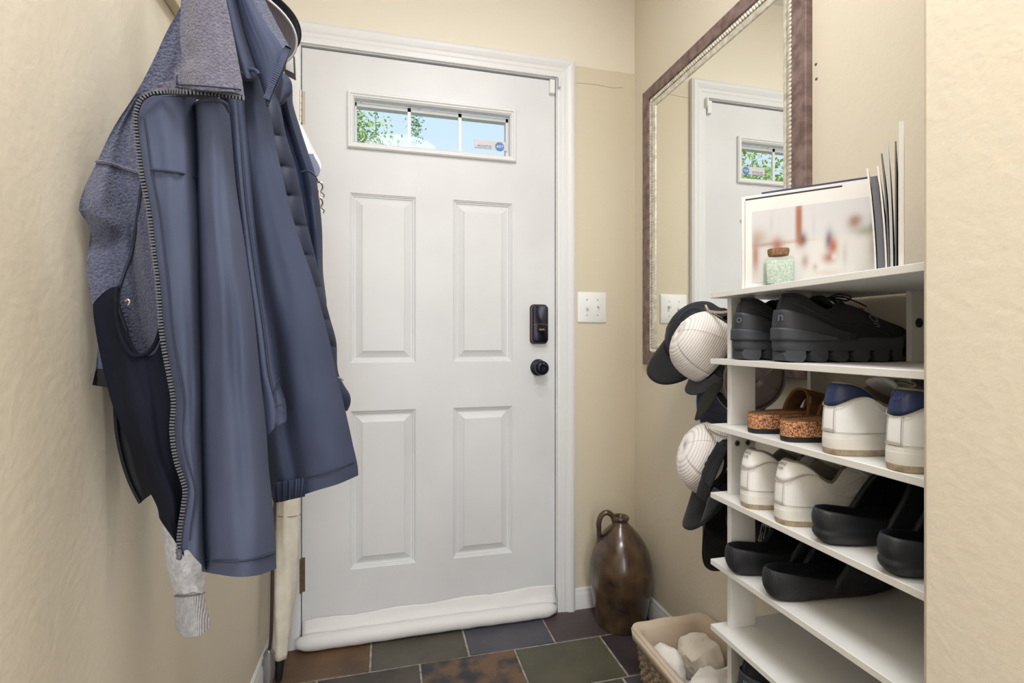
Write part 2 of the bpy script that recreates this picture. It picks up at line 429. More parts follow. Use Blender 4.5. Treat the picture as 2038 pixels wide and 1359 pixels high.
fr.box((h[0] + gi, YD + .023, h[2] + gi), (h[0] + gi + .005, YD + .05, h[3] - gi)); fr.box((h[1] - gi - .009, YD + .023, h[2] + gi), (h[1] - gi, YD + .05, h[3] - gi))
fr.build('outer_lite_frame', M['trim'], door_root)
# security sticker on the glass, lower right pane
a = PY(944.5, 276, YD + .017); b = PY(1009, 303, YD + .017)
st = obj('security_sticker', *box((a.x, YD + .0155, b.z + .004), (b.x, YD + .0175, a.z - .002)), mat('sticker_white', '#D5D3DA', .5), door_root)
zc = PY(978, 291.5, YD + .015).z
text_obj('sticker_text', 'secured by', .0125, mat('sticker_ink', '#3C3A48', .6), st, basis((1, 0, 0), (0, 0, 1), (0, -1, 0), (PY(964, 292, YD + .015).x, YD + .0152, zc)), .0001, shear=.2)
obj('sticker_underline', *box((PY(946, 292, YD).x, YD + .0150, zc - .0088), (PY(980, 292, YD).x, YD + .0154, zc - .0078)), mat('sticker_ink2', '#3C3A48', .6), st)
oc = PY(994.5, 292, YD + .015)
def octo(r, y0, y1, cx=oc.x, cz=oc.z): return prism([(cx + r * math.cos(math.pi/8 + k*math.pi/4), cz + r * math.sin(math.pi/8 + k*math.pi/4)) for k in range(8)], 'y', y0, y1)
obj('sticker_octagon', *octo(.0165, YD + .0150, YD + .0153), mat('sticker_blue', '#5C84BE', .5), st)
obj('sticker_octagon_edge', *octo(.0180, YD + .0152, YD + .0154), mat('sticker_navy', '#3E5C92', .5), st)
text_obj('sticker_logo_text', 'ADT', .0135, mat('sticker_logo', '#F3F6FA', .5), st, basis((1, 0, 0), (0, 0, 1), (0, -1, 0), (oc.x, YD + .0148, oc.z)), .0001, shear=.2)
# hinges
for (za, zb2, mm_) in ((PY(597, 181, YD).z, PY(597, 246, YD).z, 'nickel'), (PY(597, 1110, YD).z, PY(597, 1178, YD).z, 'brass'), (.96, 1.06, 'nickel')):
    hg = MB(); hx = DOOR_L - .004; n = 5
    for k in range(n):
        z0 = zb2 + (za - zb2) * k / n; z1 = zb2 + (za - zb2) * (k + 1) / n - .0012
        hg.add(*lathe([(0.001, z0), (.0062, z0), (.0062, z1), (.001, z1)], 12, (hx, YD - .006, 0), True, True))
    hg.box((hx, YD - .001, zb2), (hx + .014, YD + .001, za))
    hb = hg.build('hinge', M[mm_], door_root)
# deadbolt
a = PY(1052, 606, YD); b = PY(1090, 684, YD); cx = (a.x + b.x) / 2 ; cz = (a.z + b.z) / 2; hw = .034; hh = .075
def rrect(cx, cz, hw, hh, r, n=6):
    out = []
    for q, (sx, sz) in enumerate(((1, 1), (-1, 1), (-1, -1), (1, -1))):
        for k in range(n + 1):
            t = math.pi / 2 * (q + k / n); out.append((cx + sx * (hw - r) + r * math.cos(t), cz + sz * (hh - r) + r * math.sin(t)))
    return out
lk = bpy.data.objects.new('deadbolt', None); C.objects.link(lk); lk.location = (cx, YD, cz); attach(lk, door_root)
def at3(x): return x
def plate(o, hw, hh, r, ys, m, nm, par):
    return obj(nm, *loft([[(px, y, pz) for px, pz in rrect(cx, cz, hw - i, hh - i, r)] for y, i in ys], True, True, True), m, par, sharp=50)
plate(None, hw, hh, .014, [(YD, 0), (YD - .010, 0)], M['bronze'], 'backplate', lk)
plate(None, hw - .002, hh - .003, .013, [(YD - .010, 0), (YD - .020, .0005), (YD - .021, .001)], M['copper'], 'edge_band', lk)
cover = obj('cover', *loft([[(px, y, pz) for px, pz in rrect(cx + .001, cz, hw - .003 - i, hh - .004 - i, .013)] for y, i in [(YD - .021, 0), (YD - .026, .0006), (YD - .028, .003)]], True, True, True), M['bronze'], lk, sharp=50)
obj('thumb_turn_base', *[[Vector((p[0], YD - .028 - p[2], p[1])) + Vector((cx + .002, 0, cz - .022)) for p in lathe([(.001, 0), (.015, 0), (.014, .004), (.001, .005)], 20, (0, 0, 0))[0]], lathe([(.001, 0), (.015, 0), (.014, .004), (.001, .005)], 20)[1]], M['bronze'], lk)
obj('thumb_turn', *box((cx - .010, YD - .045, cz - .0265), (cx + .014, YD - .032, cz - .0175)), M['copper'], lk, bevel=.004, seg=3)
pts = [(cx - .031 + .062 * k / 16, YD - .0282, cz + .004 * math.sin(math.pi * k / 16) - .004) for k in range(17)]
obj('seam_line', *tube(pts, .0008, 6), M['copper'], lk)
# knob
kb = PY(1071, 731, YD)
kr = [(.001, 0), (.031, 0), (.032, .003), (.030, .008), (.020, .011), (.0125, .014), (.012, .026), (.017, .030), (.0255, .036), (.0275, .046), (.026, .054), (.020, .060), (.014, .061), (.012, .058), (.001, .057)]
kv, kf = lathe(kr, 32)
kn = obj('door_knob', [(kb.x + p.x, YD - p.z, kb.z + p.y) for p in kv], [q[::-1] for q in kf], M['bronze'], door_root, sharp=40)
obj('latch_plate', *box((DOOR_R - .0005, YD + .006, kb.z - .028), (DOOR_R + .002, YD + .03, kb.z + .028)), M['bronze'], door_root)
# alarm contact: magnet on the door, sensor on the jamb
a = PY(1092, 160, YD); b = PY(1105, 190, YD)
t_ = thing('door_alarm_contact', 'small white alarm contact at the top corner of the white front door', 'sensor', (a.x, YD, b.z))
obj('magnet_case', *box((a.x, YD - .016, b.z), (a.x + .021, YD, a.z - .002)), M['plastic_white'], t_, bevel=.002)
obj('sensor_case', *box((DOOR_R + .005, YF - .031, b.z + .018), (DOOR_R + .013, YF - .0125, a.z + .002)), M['plastic_white'], t_, bevel=.002)

# ceiling lamps, the hall one added as fill (their light is set at the top)
for (x, y, rr, lb) in ((.34, .80, .19, 'round glass ceiling lamp above the entry'), (.10, -.12, .28, 'wide round glass ceiling lamp added in the hall as fill')):
    t_ = thing('ceiling_lamp', lb, 'ceiling lamp', (x, y, ZC))
    v, f = lathe([(.001, 0), (rr, 0), (rr, -.02), (.001, -.02)], 40, (x, y, ZC)); obj('base_ring', v, [q[::-1] for q in f], M['nickel'], t_)
    v, f = lathe([(.001, -.0205), (rr - .018, -.0205), (rr - .022, -.026), (.001, -.027)], 40, (x, y, ZC)); obj('diffuser', v, [q[::-1] for q in f], M['lamp_glass'], t_)

# ------------------------------------------------------------------ draft stopper along the door foot
fab = mat('white_vinyl_fabric', '#E9E7E7', .55, bump=.35, bscale=25, bdist=.004)
t_ = thing('draft_stopper', 'white fabric draft stopper running along the foot of the front door', 'draft stopper', (.16, YD - .03, .002))
path = []; rad = []
for k in range(61):
    c = k / 60; x = -.297 + .915 * c
    path.append((x, YD - .036 - .002 * math.sin(9 * c), .028 + .0015 * noise.noise((c * 14, 0, 3)))); rad.append((.026 + .0018 * noise.noise((c * 20, 2, 0))) * (min(1, .55 + 12 * min(c, 1 - c)) if min(c, 1-c) < .04 else 1))
obj('roll', *tube(path, rad, 18), fab, t_, sharp=180)
g = []
for jx in range(61):
    c = jx / 60; x = -.28 + .905 * c; top = .086 + .018 * c + .003 * math.sin(c * 23) + .003 * noise.noise((c * 30, 1, 1)) - .0 * c
    col = []
    for k in range(9):
        s_ = k / 8; z = .038 + (top - .038) * s_
        y_ = YD - .0035 - .020 * (1 - s_) ** 2 - .006 * math.sin(math.pi * s_) * (.6 + .6 * noise.noise((c * 7, s_ * 2, 5)))
        col.append((x, y_, z))
    g.append(col)
obj('flap', *loft(g, False), fab, t_, solid=.0018, sharp=180)

# ------------------------------------------------------------------ light switch plate
t_ = thing('light_switch', 'white double toggle light switch plate on the beige wall beside the door', 'light switch', (.778, YF, PY(1176, 612, YF).z))
sx, sz = .778, PY(1176, 612, YF).z
obj('plate', *loft([[(px, y, pz) for px, pz in rrect(sx, sz, .061 - i, .060 - i, .004)] for y, i in [(YF, 0), (YF - .004, .0005), (YF - .0065, .004)]], True, True, True), M['plastic_white'], t_, sharp=40)
for dx in (-.022, .023):
    obj('toggle_slot', *box((sx + dx - .006, YF - .0075, sz - .013), (sx + dx + .006, YF - .006, sz + .013)), M['plastic_white'], t_)
    up = 1 if dx > 0 else -1
    obj('toggle', *[[Vector(p) + Vector((0, -.004 if abs(p[1]) > YF else 0, 0)) for p in box((sx + dx - .004, YF - .019, sz - .002 + up * .005), (sx + dx + .004, YF - .006, sz + .007 + up * .005))[0]], box((0, 0, 0), (1, 1, 1))[1]], M['plastic_white'], t_, bevel=.0012)
    for dz in (-.030, .030):
        v, f = lathe([(.0005, 0), (.0028, 0), (.002, .0012), (.0005, .0014)], 10)
        obj('screw', [(sx + dx + p.x, YF - .0064 - p.z, sz + dz + p.y) for p in v], [q[::-1] for q in f], M['nickel'], t_)

# ------------------------------------------------------------------ wall mirror
MX = .947; MY0, MY1, MZ0, MZ1 = .953, 1.716, .951, 1.985
wood = mat('mauve_brown_wood', '#68534F', .55, c2='#8C7772', nscale=14, stretch=(1, 3, 3), bump=.25, bscale=60, bdist=.001)
silver = mat('antique_silver_paint', '#C9C3B4', .38, metal=.35, c2='#EFEAE0', nscale=60)
t_ = thing('wall_mirror', 'large rectangular wall mirror in a brown wood frame with silver rope edge', 'mirror', (XR, (MY0 + MY1) / 2, MZ0))
fw = .044
def mir_rings(prof):
    return loft([[(XR - hgt, MY0 + i, MZ0 + i), (XR - hgt, MY1 - i, MZ0 + i), (XR - hgt, MY1 - i, MZ1 - i), (XR - hgt, MY0 + i, MZ1 - i)] for i, hgt in prof], True)
obj('frame', *mir_rings([(0, 0), (0, .017), (.002, .019), (fw - .002, .019), (fw, .016), (fw, .004)]), wood, t_, sharp=20)
obj('inner_lip', *mir_rings([(fw + .018, .004), (fw + .020, .014), (fw + .026, .013), (fw + .034, .009), (fw + .036, .004)]), silver, t_, sharp=20)
rope = MB(); il = fw + .009
def blob(c, ax, r, n=8):
    ax = Vector(ax).normalized(); a = Vector((-1, 0, 0)); b2 = ax.cross(a).normalized(); rings = []
    for k in range(5):
        t = -1 + 2 * k / 4; q = max(.12, math.sqrt(max(0, 1 - t * t)))
        rings.append([Vector(c) + ax * t * r * 1.5 + (a * math.cos(2*math.pi*i/n) + b2 * math.sin(2*math.pi*i/n)) * r * q for i in range(n)])
    return loft(rings, True, True, True)
per = [((MY0 + il, MZ0 + il), (MY1 - il, MZ0 + il)), ((MY1 - il, MZ0 + il), (MY1 - il, MZ1 - il)), ((MY1 - il, MZ1 - il), (MY0 + il, MZ1 - il)), ((MY0 + il, MZ1 - il), (MY0 + il, MZ0 + il))]
for (p, q) in per:
    ln = math.hypot(q[0] - p[0], q[1] - p[1]); n = int(ln / .0105); dy, dz = (q[0] - p[0]) / ln, (q[1] - p[1]) / ln
    for k in range(n):
        s_ = (k + .5) / n; rope.add(*blob((XR - .013, p[0] + (q[0] - p[0]) * s_, p[1] + (q[1] - p[1]) * s_), (0, dy * .6 - dz * .8, dz * .6 + dy * .8), .0062, 6))
rope.build('rope_beading', silver, t_, kind='stuff')
obj('rope_bed', *mir_rings([(fw - .001, .004), (fw - .001, .010), (fw + .019, .010), (fw + .019, .004)]), silver, t_)
gi = fw + .034
obj('mirror_glass', *box((XR - .006, MY0 + gi, MZ0 + gi), (XR - .003, MY1 - gi, MZ1 - gi)), M['mirror'], t_)
bk = obj('backing', *box((XR - .003, MY0 + .004, MZ0 + .004), (XR - .0005, MY1 - .004, MZ1 - .004)), mat('mirror_back', '#3A332E', .8), t_)

# ------------------------------------------------------------------ stoneware jug
jug_m = mat('salt_glaze_brown', '#2B1E17', .27, c2='#614B36', nscale=15, bump=.45, bscale=26, bdist=.003, lo=.3, hi=.72, detail=8, coat=.5)
JX, JY = .838, 1.683
t_ = thing('stoneware_jug', 'brown glazed stoneware jug with a loop handle standing in the corner by the door', 'jug', (JX, JY, 0))
prof = [(.001, 0), (.088, 0), (.090, .004), (.093, .03), (.104, .09), (.113, .15), (.116, .19), (.113, .225), (.104, .26), (.090, .292), (.070, .322), (.050, .345), (.034, .360), (.027, .369), (.024, .376)]
obj('body', *lathe(prof, 48, (JX, JY, 0)), jug_m, t_, sharp=180)
obj('mouth', *lathe([(.023, .372), (.026, .376), (.031, .381), (.032, .387), (.029, .392), (.023, .392), (.018, .387), (.017, .36), (.001, .35)], 32, (JX, JY, 0), False, True), jug_m, t_, sharp=180)
R2 = Vector((CY, -SY, 0))
hp = [Vector((JX, JY, 0)) + R2 * a + Vector((0, 0, z)) for a, z in ((-.022, .366), (-.030, .392), (-.050, .405), (-.070, .395), (-.080, .372), (-.081, .345), (-.080, .31), (-.084, .285))]
obj('handle', *tube(smooth_path(hp, 6), [.0125] * 30 + [.011] * 13, 12, flat=.8), jug_m, t_, sharp=180)

# ------------------------------------------------------------------ shoe rack
RX0, RX1, RY0, RY1 = .67, .958, .472, .925
SHELF = [1.1445, 1.0043, .865, .7186, .5765, .437, .296, .156]
t_ = thing('shoe_rack', 'tall white open shoe rack with eight thin shelves full of shoes', 'shoe rack', ((RX0 + RX1) / 2, (RY0 + RY1) / 2, 0))
for z in SHELF:
    obj('shelf', *box((RX0, RY0, z - .0115), (RX1, RY1, z)), M['white_lam'], t_, bevel=.0008, seg=1)
zs = [0] + SHELF[::-1]
for i in range(len(zs) - 1):
    za = zs[i]; zb_ = zs[i+1] - .0115
    for (xa, ya) in ((.700, .897), (.915, .9095), (.915, .690), (.700, .4735)):
        if ya == .690 and i in (4, 5): continue
        up = obj('upright', *box((xa, ya, za), (xa + (.060 if xa < .9 else .043), ya + (.013 if xa < .9 else .010), zb_)), M['white_lam'], t_, bevel=.0008, seg=1)
    if i in (5, 7):
        for dx, dz in ((.022, -.045), (.048, -.045)) if i == 5 else ():
            v, f = lathe([(.0005, .001), (.0062, .001), (.006, 0), (.0005, -.001)], 14)
            sc = obj('screw', [(.700 + dx - .008 + p.x, .8965 - p.z, zb_ + dz + .018 + p.y) for p in v], f, M['nickel'], t_)
            cr = MB(); cxx, czz = .700 + dx - .008, zb_ + dz + .018
            cr.box((cxx - .004, .8945, czz - .0008), (cxx + .004, .8958, czz + .0008)); cr.box((cxx - .0008, .8945, czz - .004), (cxx + .0008, .8958, czz + .004))
            cr.build('cross_slot', M['black'], sc)
v, f = lathe([(.0005, .001), (.0085, .001), (.0085, 0), (.0005, -.001)], 18)
obj('screw_hole', [(.932 + p.x, .6895 - p.z, 1.075 + p.y) for p in v], f, M['black'], t_)

# ------------------------------------------------------------------ things on the rack top
ZT = SHELF[0]
dirp = Vector((.67, -.742, 0)); nrm = Vector((-.742, -.67, 0))
p0 = Vector((.690, .842, ZT))
def board(o, wdt, hgt, thk, z0=0.0):
    """upright board: origin at lower left of its front face"""
    v = []
    for d_ in (0, thk):
        for (a_, b_) in ((0, 0), (wdt, 0), (wdt, hgt), (0, hgt)):
            v.append(o + dirp * a_ + Vector((0, 0, z0 + b_)) - nrm * d_)
    return v, [[0, 1, 2, 3], [7, 6, 5, 4], [0, 4, 5, 1], [1, 5, 6, 2], [2, 6, 7, 3], [3, 7, 4, 0]]
paper = mat('white_card', '#EFEDEC', .55)
t_ = thing('photo_calendar', 'white bordered print of a blurred team photo standing on the rack top', 'picture', tuple(p0))
obj('card', *board(p0, .214, .176, .003), paper, t_)
gw, gh = 72, 44; vv = []; ff = []; cols = []
def bl(u, v, cx, cy, rx, ry, c, k, p=2.0):
    return c, k * math.exp(-((abs(u - cx) / rx) ** p + (abs(v - cy) / ry) ** p))
blobs = [(.40, .80, .028, .30, '#A85F45', .95, 4), (.06, .62, .07, .12, '#B9A89C', .8, 2), (.03, .38, .03, .22, '#A55C48', .8, 2), (.22, .50, .05, .10, '#A5594A', .9, 2), (.12, .52, .16, .025, '#A88377', .6, 2),
         (.30, .53, .22, .02, '#B08A7C', .5, 2), (.43, .54, .035, .09, '#5B4444', .95, 2), (.41, .52, .03, .05, '#B0664F', .7, 2), (.45, .25, .03, .09, '#A98274', .7, 2), (.64, .50, .03, .13, '#4A4F78', .9, 2),
         (.67, .42, .035, .11, '#B65F45', .95, 2), (.64, .27, .05, .07, '#A9604C', .85, 2), (.68, .28, .02, .04, '#E8E4E6', .8, 2), (.83, .70, .05, .09, '#A9806F', .95, 2), (.845, .735, .04, .05, '#8C7A74', .6, 2),
         (.92, .58, .09, .07, '#9BA08A', .8, 2), (.985, .62, .025, .05, '#3F4245', .9, 2), (.97, .35, .03, .2, '#A7A596', .6, 2), (.53, .16, .02, .05, '#B48F83', .6, 2), (.17, .80, .012, .12, '#C2BFC2', .5, 2), (.52, .72, .012, .2, '#C8C6C8', .5, 2),
         (.62, .08, .10, .04, '#C5A79A', .4, 2), (.76, .3, .02, .15, '#B9B6B0', .6, 2)]
for jv in range(gh + 1):
    for iu in range(gw + 1):
        u, v = iu / gw, jv / gh
        base = np.array(lin('#D9D9DD')[:3]) if v > .55 else np.array(lin('#E0DEDC')[:3])
        for cx, cy, rx, ry, c, k, p in blobs:
            c_, a_ = bl(u, v, cx, cy, rx, ry, c, k, p); base = base * (1 - a_) + np.array(lin(c_)[:3]) * a_
        cols.append(base)
        q = p0 + dirp * (.012 + .200 * u) + Vector((0, 0, .012 + .140 * v)) + nrm * .0006; vv.append(q)
for jv in range(gh):
    for iu in range(gw): ff.append([jv*(gw+1) + iu, jv*(gw+1) + iu + 1, (jv+1)*(gw+1) + iu + 1, (jv+1)*(gw+1) + iu])
pm = mat('photo_print', '#FFFFFF', .35); an = pm.node_tree.nodes.new('ShaderNodeAttribute'); an.attribute_name = 'print'
pm.node_tree.links.new(an.outputs['Color'], pm.node_tree.nodes['Principled BSDF'].inputs['Base Color'])
po = obj('photo_print', vv, ff, pm, t_)
ca = po.data.color_attributes.new('print', 'FLOAT_COLOR', 'POINT')
for i, c_ in enumerate(cols): ca.data[i].color = (*c_, 1)
obj('dark_edge', *board(p0 + Vector((0, 0, .1763)), .16, .0028, .003), mat('black_edge', '#25262E', .6), t_)
t_ = thing('picture_book', 'white boxed book with a navy top edge standing behind the team photo', 'book', tuple(p0 - nrm * .02 - dirp * .008))
obj('cover', *board(p0 - nrm * .006 - dirp * .008, .222, .186, .016), paper, t_, bevel=.001, seg=1)
obj('navy_edge', *board(p0 - nrm * .007 + dirp * .028 + Vector((0, 0, .1862)), .17, .0035, .010), mat('navy_edge', '#3A4468', .6), t_)
# booklets and envelopes standing on edge at the near end
vd = Vector((.795, .606, 0)); sd = Vector((.606, -.795, 0))
def sheet(nm, label, o, w_, h_, th, lean, bend, m, cat, grp):
    rings = []
    for k in range(9):
        s_ = k / 8; off = -sd * (lean * s_ + bend * s_ * s_)
        a_ = o + off + Vector((0, 0, h_ * s_)); rings.append([a_, a_ + vd * w_, a_ + vd * w_ + sd * th, a_ + sd * th])
    v, f = loft(rings, True, True, True)
    return tag(obj(nm, v, f, m), label, cat, grp)
dk = mat('grey_envelope', '#6A6A74', .6); wht = mat('white_paper', '#EDEBEA', .6); gry = mat('pale_grey_paper', '#C9C8CC', .6)
def foot(u, X): x, y = ray(u); return Vector((X, X * y / x, ZT))
specs = [('envelope', 'white envelope leaning outermost against the team photo', 1741, .69, .152, .0022, .004, .006, wht, 'envelope'),
         ('folder', 'thick dark grey paper folder beside the outermost white envelope', 1747, .69, .138, .0085, .003, .006, dk, 'folder'),
         ('booklet', 'thin white booklet standing between two grey folders', 1762, .69, .150, .0022, .003, .007, wht, 'booklet'),
         ('folder', 'thin dark grey folder tucked behind the thin white booklet', 1767, .69, .166, .0020, .002, .006, dk, 'folder'),
         ('booklet', 'pale grey thick booklet standing between two thin folders', 1772, .69, .182, .0034, .002, .004, gry, 'booklet'),
         ('folder', 'dark grey folder leaning on the tall white board', 1781, .69, .178, .0018, .0, 0, dk, 'folder'),
         ('white_board', 'tall white board standing last in the row of papers', 1789, .69, .203, .0055, .000, 0, wht, 'board')]
for nm, lb, u, X, h_, th, le, be, m_, cat in specs:
    sheet(nm, lb, foot(u, X), .17, h_, th, le, be, m_, cat, 'papers standing on the rack top')
# little glass jar of green sand with a cork
jp = foot(1549, .700)
t_ = thing('sand_jar', 'small square glass jar of green sand with a cork lid on the rack top', 'jar', tuple(jp))
cg = math.atan2(ray(1549)[1], ray(1549)[0]) + .12
def sq(h, z, r=.004):
    return [jp + Vector((a_ * math.cos(cg) - b_ * math.sin(cg), a_ * math.sin(cg) + b_ * math.cos(cg), z)) for a_, b_ in rrect(0, 0, h, h, min(r, h * .9), 3)]
jg = glass_mat('jar_glass', (.93, .97, .95, 1))
obj('glass', *loft([sq(.0225, 0), sq(.024, .003), sq(.024, .046), sq(.021, .051), sq(.0165, .054, .016), sq(.0165, .058, .016), sq(.018, .060, .017), sq(.018, .063, .017)], True, True, False), jg, t_, sharp=40)
obj('green_sand', *loft([sq(.0215, .002), sq(.0225, .004), sq(.0225, .042), sq(.0215, .044)], True, True, True), mat('green_sand', '#B4BFB5', .9, c2='#DDE2DB', nscale=350, bump=.4, bscale=500), t_)
obj('cork', *loft([sq(.0165, .055, .016), sq(.018, .0625, .017), sq(.0178, .067, .017)], True, True, True), mat('cork_lid', '#B08464', .9, c2='#7E5A42', nscale=200), t_)

# ------------------------------------------------------------------ woven basket with liner and towels
BX0, BX1, BY0, BY1, BH = .700, .950, .985, 1.338, .200
t_ = thing('woven_basket', 'rectangular woven seagrass basket with a beige cloth liner on the slate floor', 'basket', ((BX0 + BX1) / 2, (BY0 + BY1) / 2, 0))
wv = mat('seagrass', '#A8957F', .85, c2='#7F6D58', nscale=60, bump=.6, bscale=120, bdist=.003)
ln = mat('beige_liner_cloth', '#D8C7B4', .85, c2='#CBB8A4', nscale=6, bump=.25, bscale=35, bdist=.004)
def brect(z, out=0.0, r=.03, n=5):
    s_ = .018 * (1 - z / BH); hx, hy = (BX1 - BX0) / 2 - s_ + out, (BY1 - BY0) / 2 - s_ + out; cx, cy = (BX0 + BX1) / 2, (BY0 + BY1) / 2
    pr = rrect(cx, cy, hx, hy, r, n); res = []
    for i in range(len(pr)):
        a_, b_ = pr[i], pr[(i + 1) % len(pr)]; d_ = math.hypot(a_[0] - b_[0], a_[1] - b_[1]); m_ = max(1, int(d_ / .012))
        for k in range(m_): res.append((a_[0] + (b_[0] - a_[0]) * k / m_, a_[1] + (b_[1] - a_[1]) * k / m_, z))
    return res
nrow = 16
for r_ in range(nrow):
    z = .008 + r_ * .0111; base = brect(z, -.005); n = len(base); P = []
    for i, p in enumerate(base):
        d_ = Vector((p[0] - (BX0 + BX1) / 2, p[1] - (BY0 + BY1) / 2, 0)); d_ = Vector((math.copysign(1, d_.x) if abs(d_.x) / (BX1 - BX0) > abs(d_.y) / (BY1 - BY0) else 0, math.copysign(1, d_.y) if abs(d_.x) / (BX1 - BX0) <= abs(d_.y) / (BY1 - BY0) else 0, 0))
        P.append(Vector(p) + d_ * (.0030 * math.cos(i * math.pi / 1.0 + r_ * math.pi)) + Vector((0, 0, .0012 * math.sin(i * 2.1 + r_))))
    obj('weave_row', *tube(P, .0062, 6, closed=True), wv, t_, sharp=180)
inn = []
for z, o_ in ((.085, .004), (.150, .007), (BH - .006, .007), (BH + .002, .005), (BH + .002, -.006), (BH - .01, -.017), (.10, -.019), (.012, -.019)):
    rr = brect(min(z, BH), o_); inn.append([(p[0] + .0012 * noise.noise((p[0]*30, p[1]*30, z*20)), p[1] + .0012 * noise.noise((p[1]*30, 2, z*20)), z + (.004 * noise.noise((p[0]*16, p[1]*16, 0)) if z > .19 else 0)) for p in rr])
nmin = min(len(r_) for r_ in inn)
def resamp(r_, n):
    L_ = [0.0]
    for i in range(len(r_)):
        L_.append(L_[-1] + (Vector(r_[(i+1) % len(r_)]) - Vector(r_[i])).length)
    out = []
    for k in range(n):
        d_ = L_[-1] * k / n; i = max(j_ for j_ in range(len(r_)) if L_[j_] <= d_ + 1e-9); t = (d_ - L_[i]) / max(1e-9, L_[i+1] - L_[i])
        out.append(Vector(r_[i]).lerp(Vector(r_[(i+1) % len(r_)]), t))
    return out
inn2 = [resamp(r_, 100) for r_ in inn[2:]]
obj('liner', *loft(inn2, True, False, True), ln, t_, sharp=60)
band = [resamp([(p[0], p[1], z) for p in brect(z, .0075)], 100) for z in (BH - .030, BH - .016, BH - .005)]
obj('liner_cuff', *loft(band, True), ln, t_, solid=.002)
twl = mat('white_terry', '#F2EEE9', .95, bump=.5, bscale=300, bdist=.002, sheen=.3)
def lump(name, label, c, a, b, h, seed, rot=0.0, grp='white towels in the basket', m=None):
    rings = []; n = 96; K = 40
    def ridge(p): return 1 - abs(noise.noise(p)) * 2
    for k in range(K + 1):
        t = k / K; ph = math.pi * (t - .5); rings.append([])
        for i in range(n):
            th = 2 * math.pi * i / n; q = max(0.02, math.cos(ph)) ** .45
            x = a * q * math.copysign(abs(math.cos(th)) ** .75, math.cos(th)); y = b * q * math.copysign(abs(math.sin(th)) ** .75, math.sin(th)); z = h * math.sin(ph)
            w_ = .86 + .13 * ridge((x * 22 + seed, y * 9, z * 9)) + .07 * ridge((x * 30, y * 48 + seed, z * 30))
            x *= w_; y *= w_; z = z * (.80 + .30 * ridge((x * 17 + seed * 2, y * 24, 0)))
            rings[-1].append(Vector(c) + Vector((x * math.cos(rot) - y * math.sin(rot), x * math.sin(rot) + y * math.cos(rot), z)))
    v, f = loft(rings, True, True, True)
    return tag(obj(name, v, f, m or twl, sharp=180), label, 'towel', grp)
lump('towel', 'folded white ribbed towel standing against the left side of the basket', (.757, 1.225, .140), .031, .056, .048, 1.0, .15)
lump('towel', 'cream rumpled towel against the back of the basket beside the wall', (.862, 1.235, .142), .058, .066, .050, 5.0, .2, m=mat('cream_terry', '#E6DDD0', .95, bump=.5, bscale=260, bdist=.002))
lump('towel', 'smooth white towel lying on top at the open end of the basket', (.822, 1.085, .142), .082, .072, .050, 9.0, .1)
tag(obj('towel', *loft([brect(.03, -.022), brect(.09, -.016)], True, True, True) if False else box((BX0 + .045, BY0 + .045, .016), (BX1 - .045, BY1 - .045, .085)), twl, bevel=.02, seg=3), 'flat folded white towel at the bottom of the basket', 'towel', 'white towels in the basket')

# ------------------------------------------------------------------ umbrella and long shoehorn in the corner
cream = mat('cream_nylon', '#EDE7DB', .6, c2='#E2D9C9', nscale=20, bump=.5, bscale=30, bdist=.006)
tip = Vector((-.322, 1.640, .003)); top = Vector((-.302, 1.735, .60))
t_ = thing('umbrella', 'furled cream umbrella with a black tip leaning in the corner by the door', 'umbrella', tuple(tip))
ax = (top - tip).normalized(); L_ = (top - tip).length
def around(p, r, seed, n=24, fold=0.0):
    x = ax.cross(Vector((0, 1, 0))).normalized(); y = ax.cross(x)
    return [p + (x * math.cos(2*math.pi*i/n) + y * math.sin(2*math.pi*i/n)) * r * (1 + fold * math.sin(5 * 2*math.pi*i/n + seed) + fold * .6 * noise.noise((seed * 2, i * .7, 0))) for i in range(n)]
obj('tip', *loft([around(tip, .007, 0), around(tip + ax * .004, .0095, 0), around(tip + ax * .055, .013, 0), around(tip + ax * .068, .014, 0)], True, True, True), M['black'], t_)
rg = []
for k in range(41):
    s_ = k / 40; rad_ = .019 + .012 * min(1, s_ * 3.0) + .002 * s_
    if s_ > .92: rad_ *= 1 - (s_ - .92) * 5
    rg.append(around(tip + ax * (.064 + (L_ - .064) * s_), rad_, s_ * 9, fold=.10))
obj('canopy', *loft(rg, True, True, True), cream, t_, sharp=180)
for s_ in (.045, .78):
    P = around(tip + ax * (.064 + (L_ - .064) * s_), .0175 if s_ < .1 else .0338, 0)
    obj('tie_band', *tube(P, .0012, 6, closed=True), mat('tie_seam', '#8E8370', .8), t_)
obj('shaft', *tube([top - ax * .01, top + ax * .10], .005, 10), M['nickel'], t_)
obj('handle', *tube(smooth_path([top + ax * .09, top + ax * .16, top + ax * .20 + Vector((.012, 0, 0)), top + ax * .195 + Vector((.035, 0, 0)), top + ax * .17 + Vector((.045, 0, 0))], 5), .011, 10), M['black'], t_)
hb = PZ(540, 1340, .004); hb = Vector((-.348, 1.622, .004))
t_ = thing('shoehorn', 'long brown handled metal shoehorn standing in the corner beside the umbrella', 'shoehorn', tuple(hb))
horn = []
for k in range(13):
    s_ = k / 12; w_ = .019 * math.sin(math.pi * (.18 + .72 * s_)) ** .8 if s_ < .8 else .019 * (1 - (s_ - .8) * 4) * .8 + .003
    row = []
    for i in range(9):
        c = -1 + 2 * i / 8; row.append(hb + Vector((.0 + c * w_, .010 * c * c - .004 + .10 * s_ * .12, .105 * s_)))
    horn.append(row)
obj('scoop', *loft(horn, False), mat('brushed_steel', '#A9A7AB', .3, metal=.8), t_, solid=.0014)
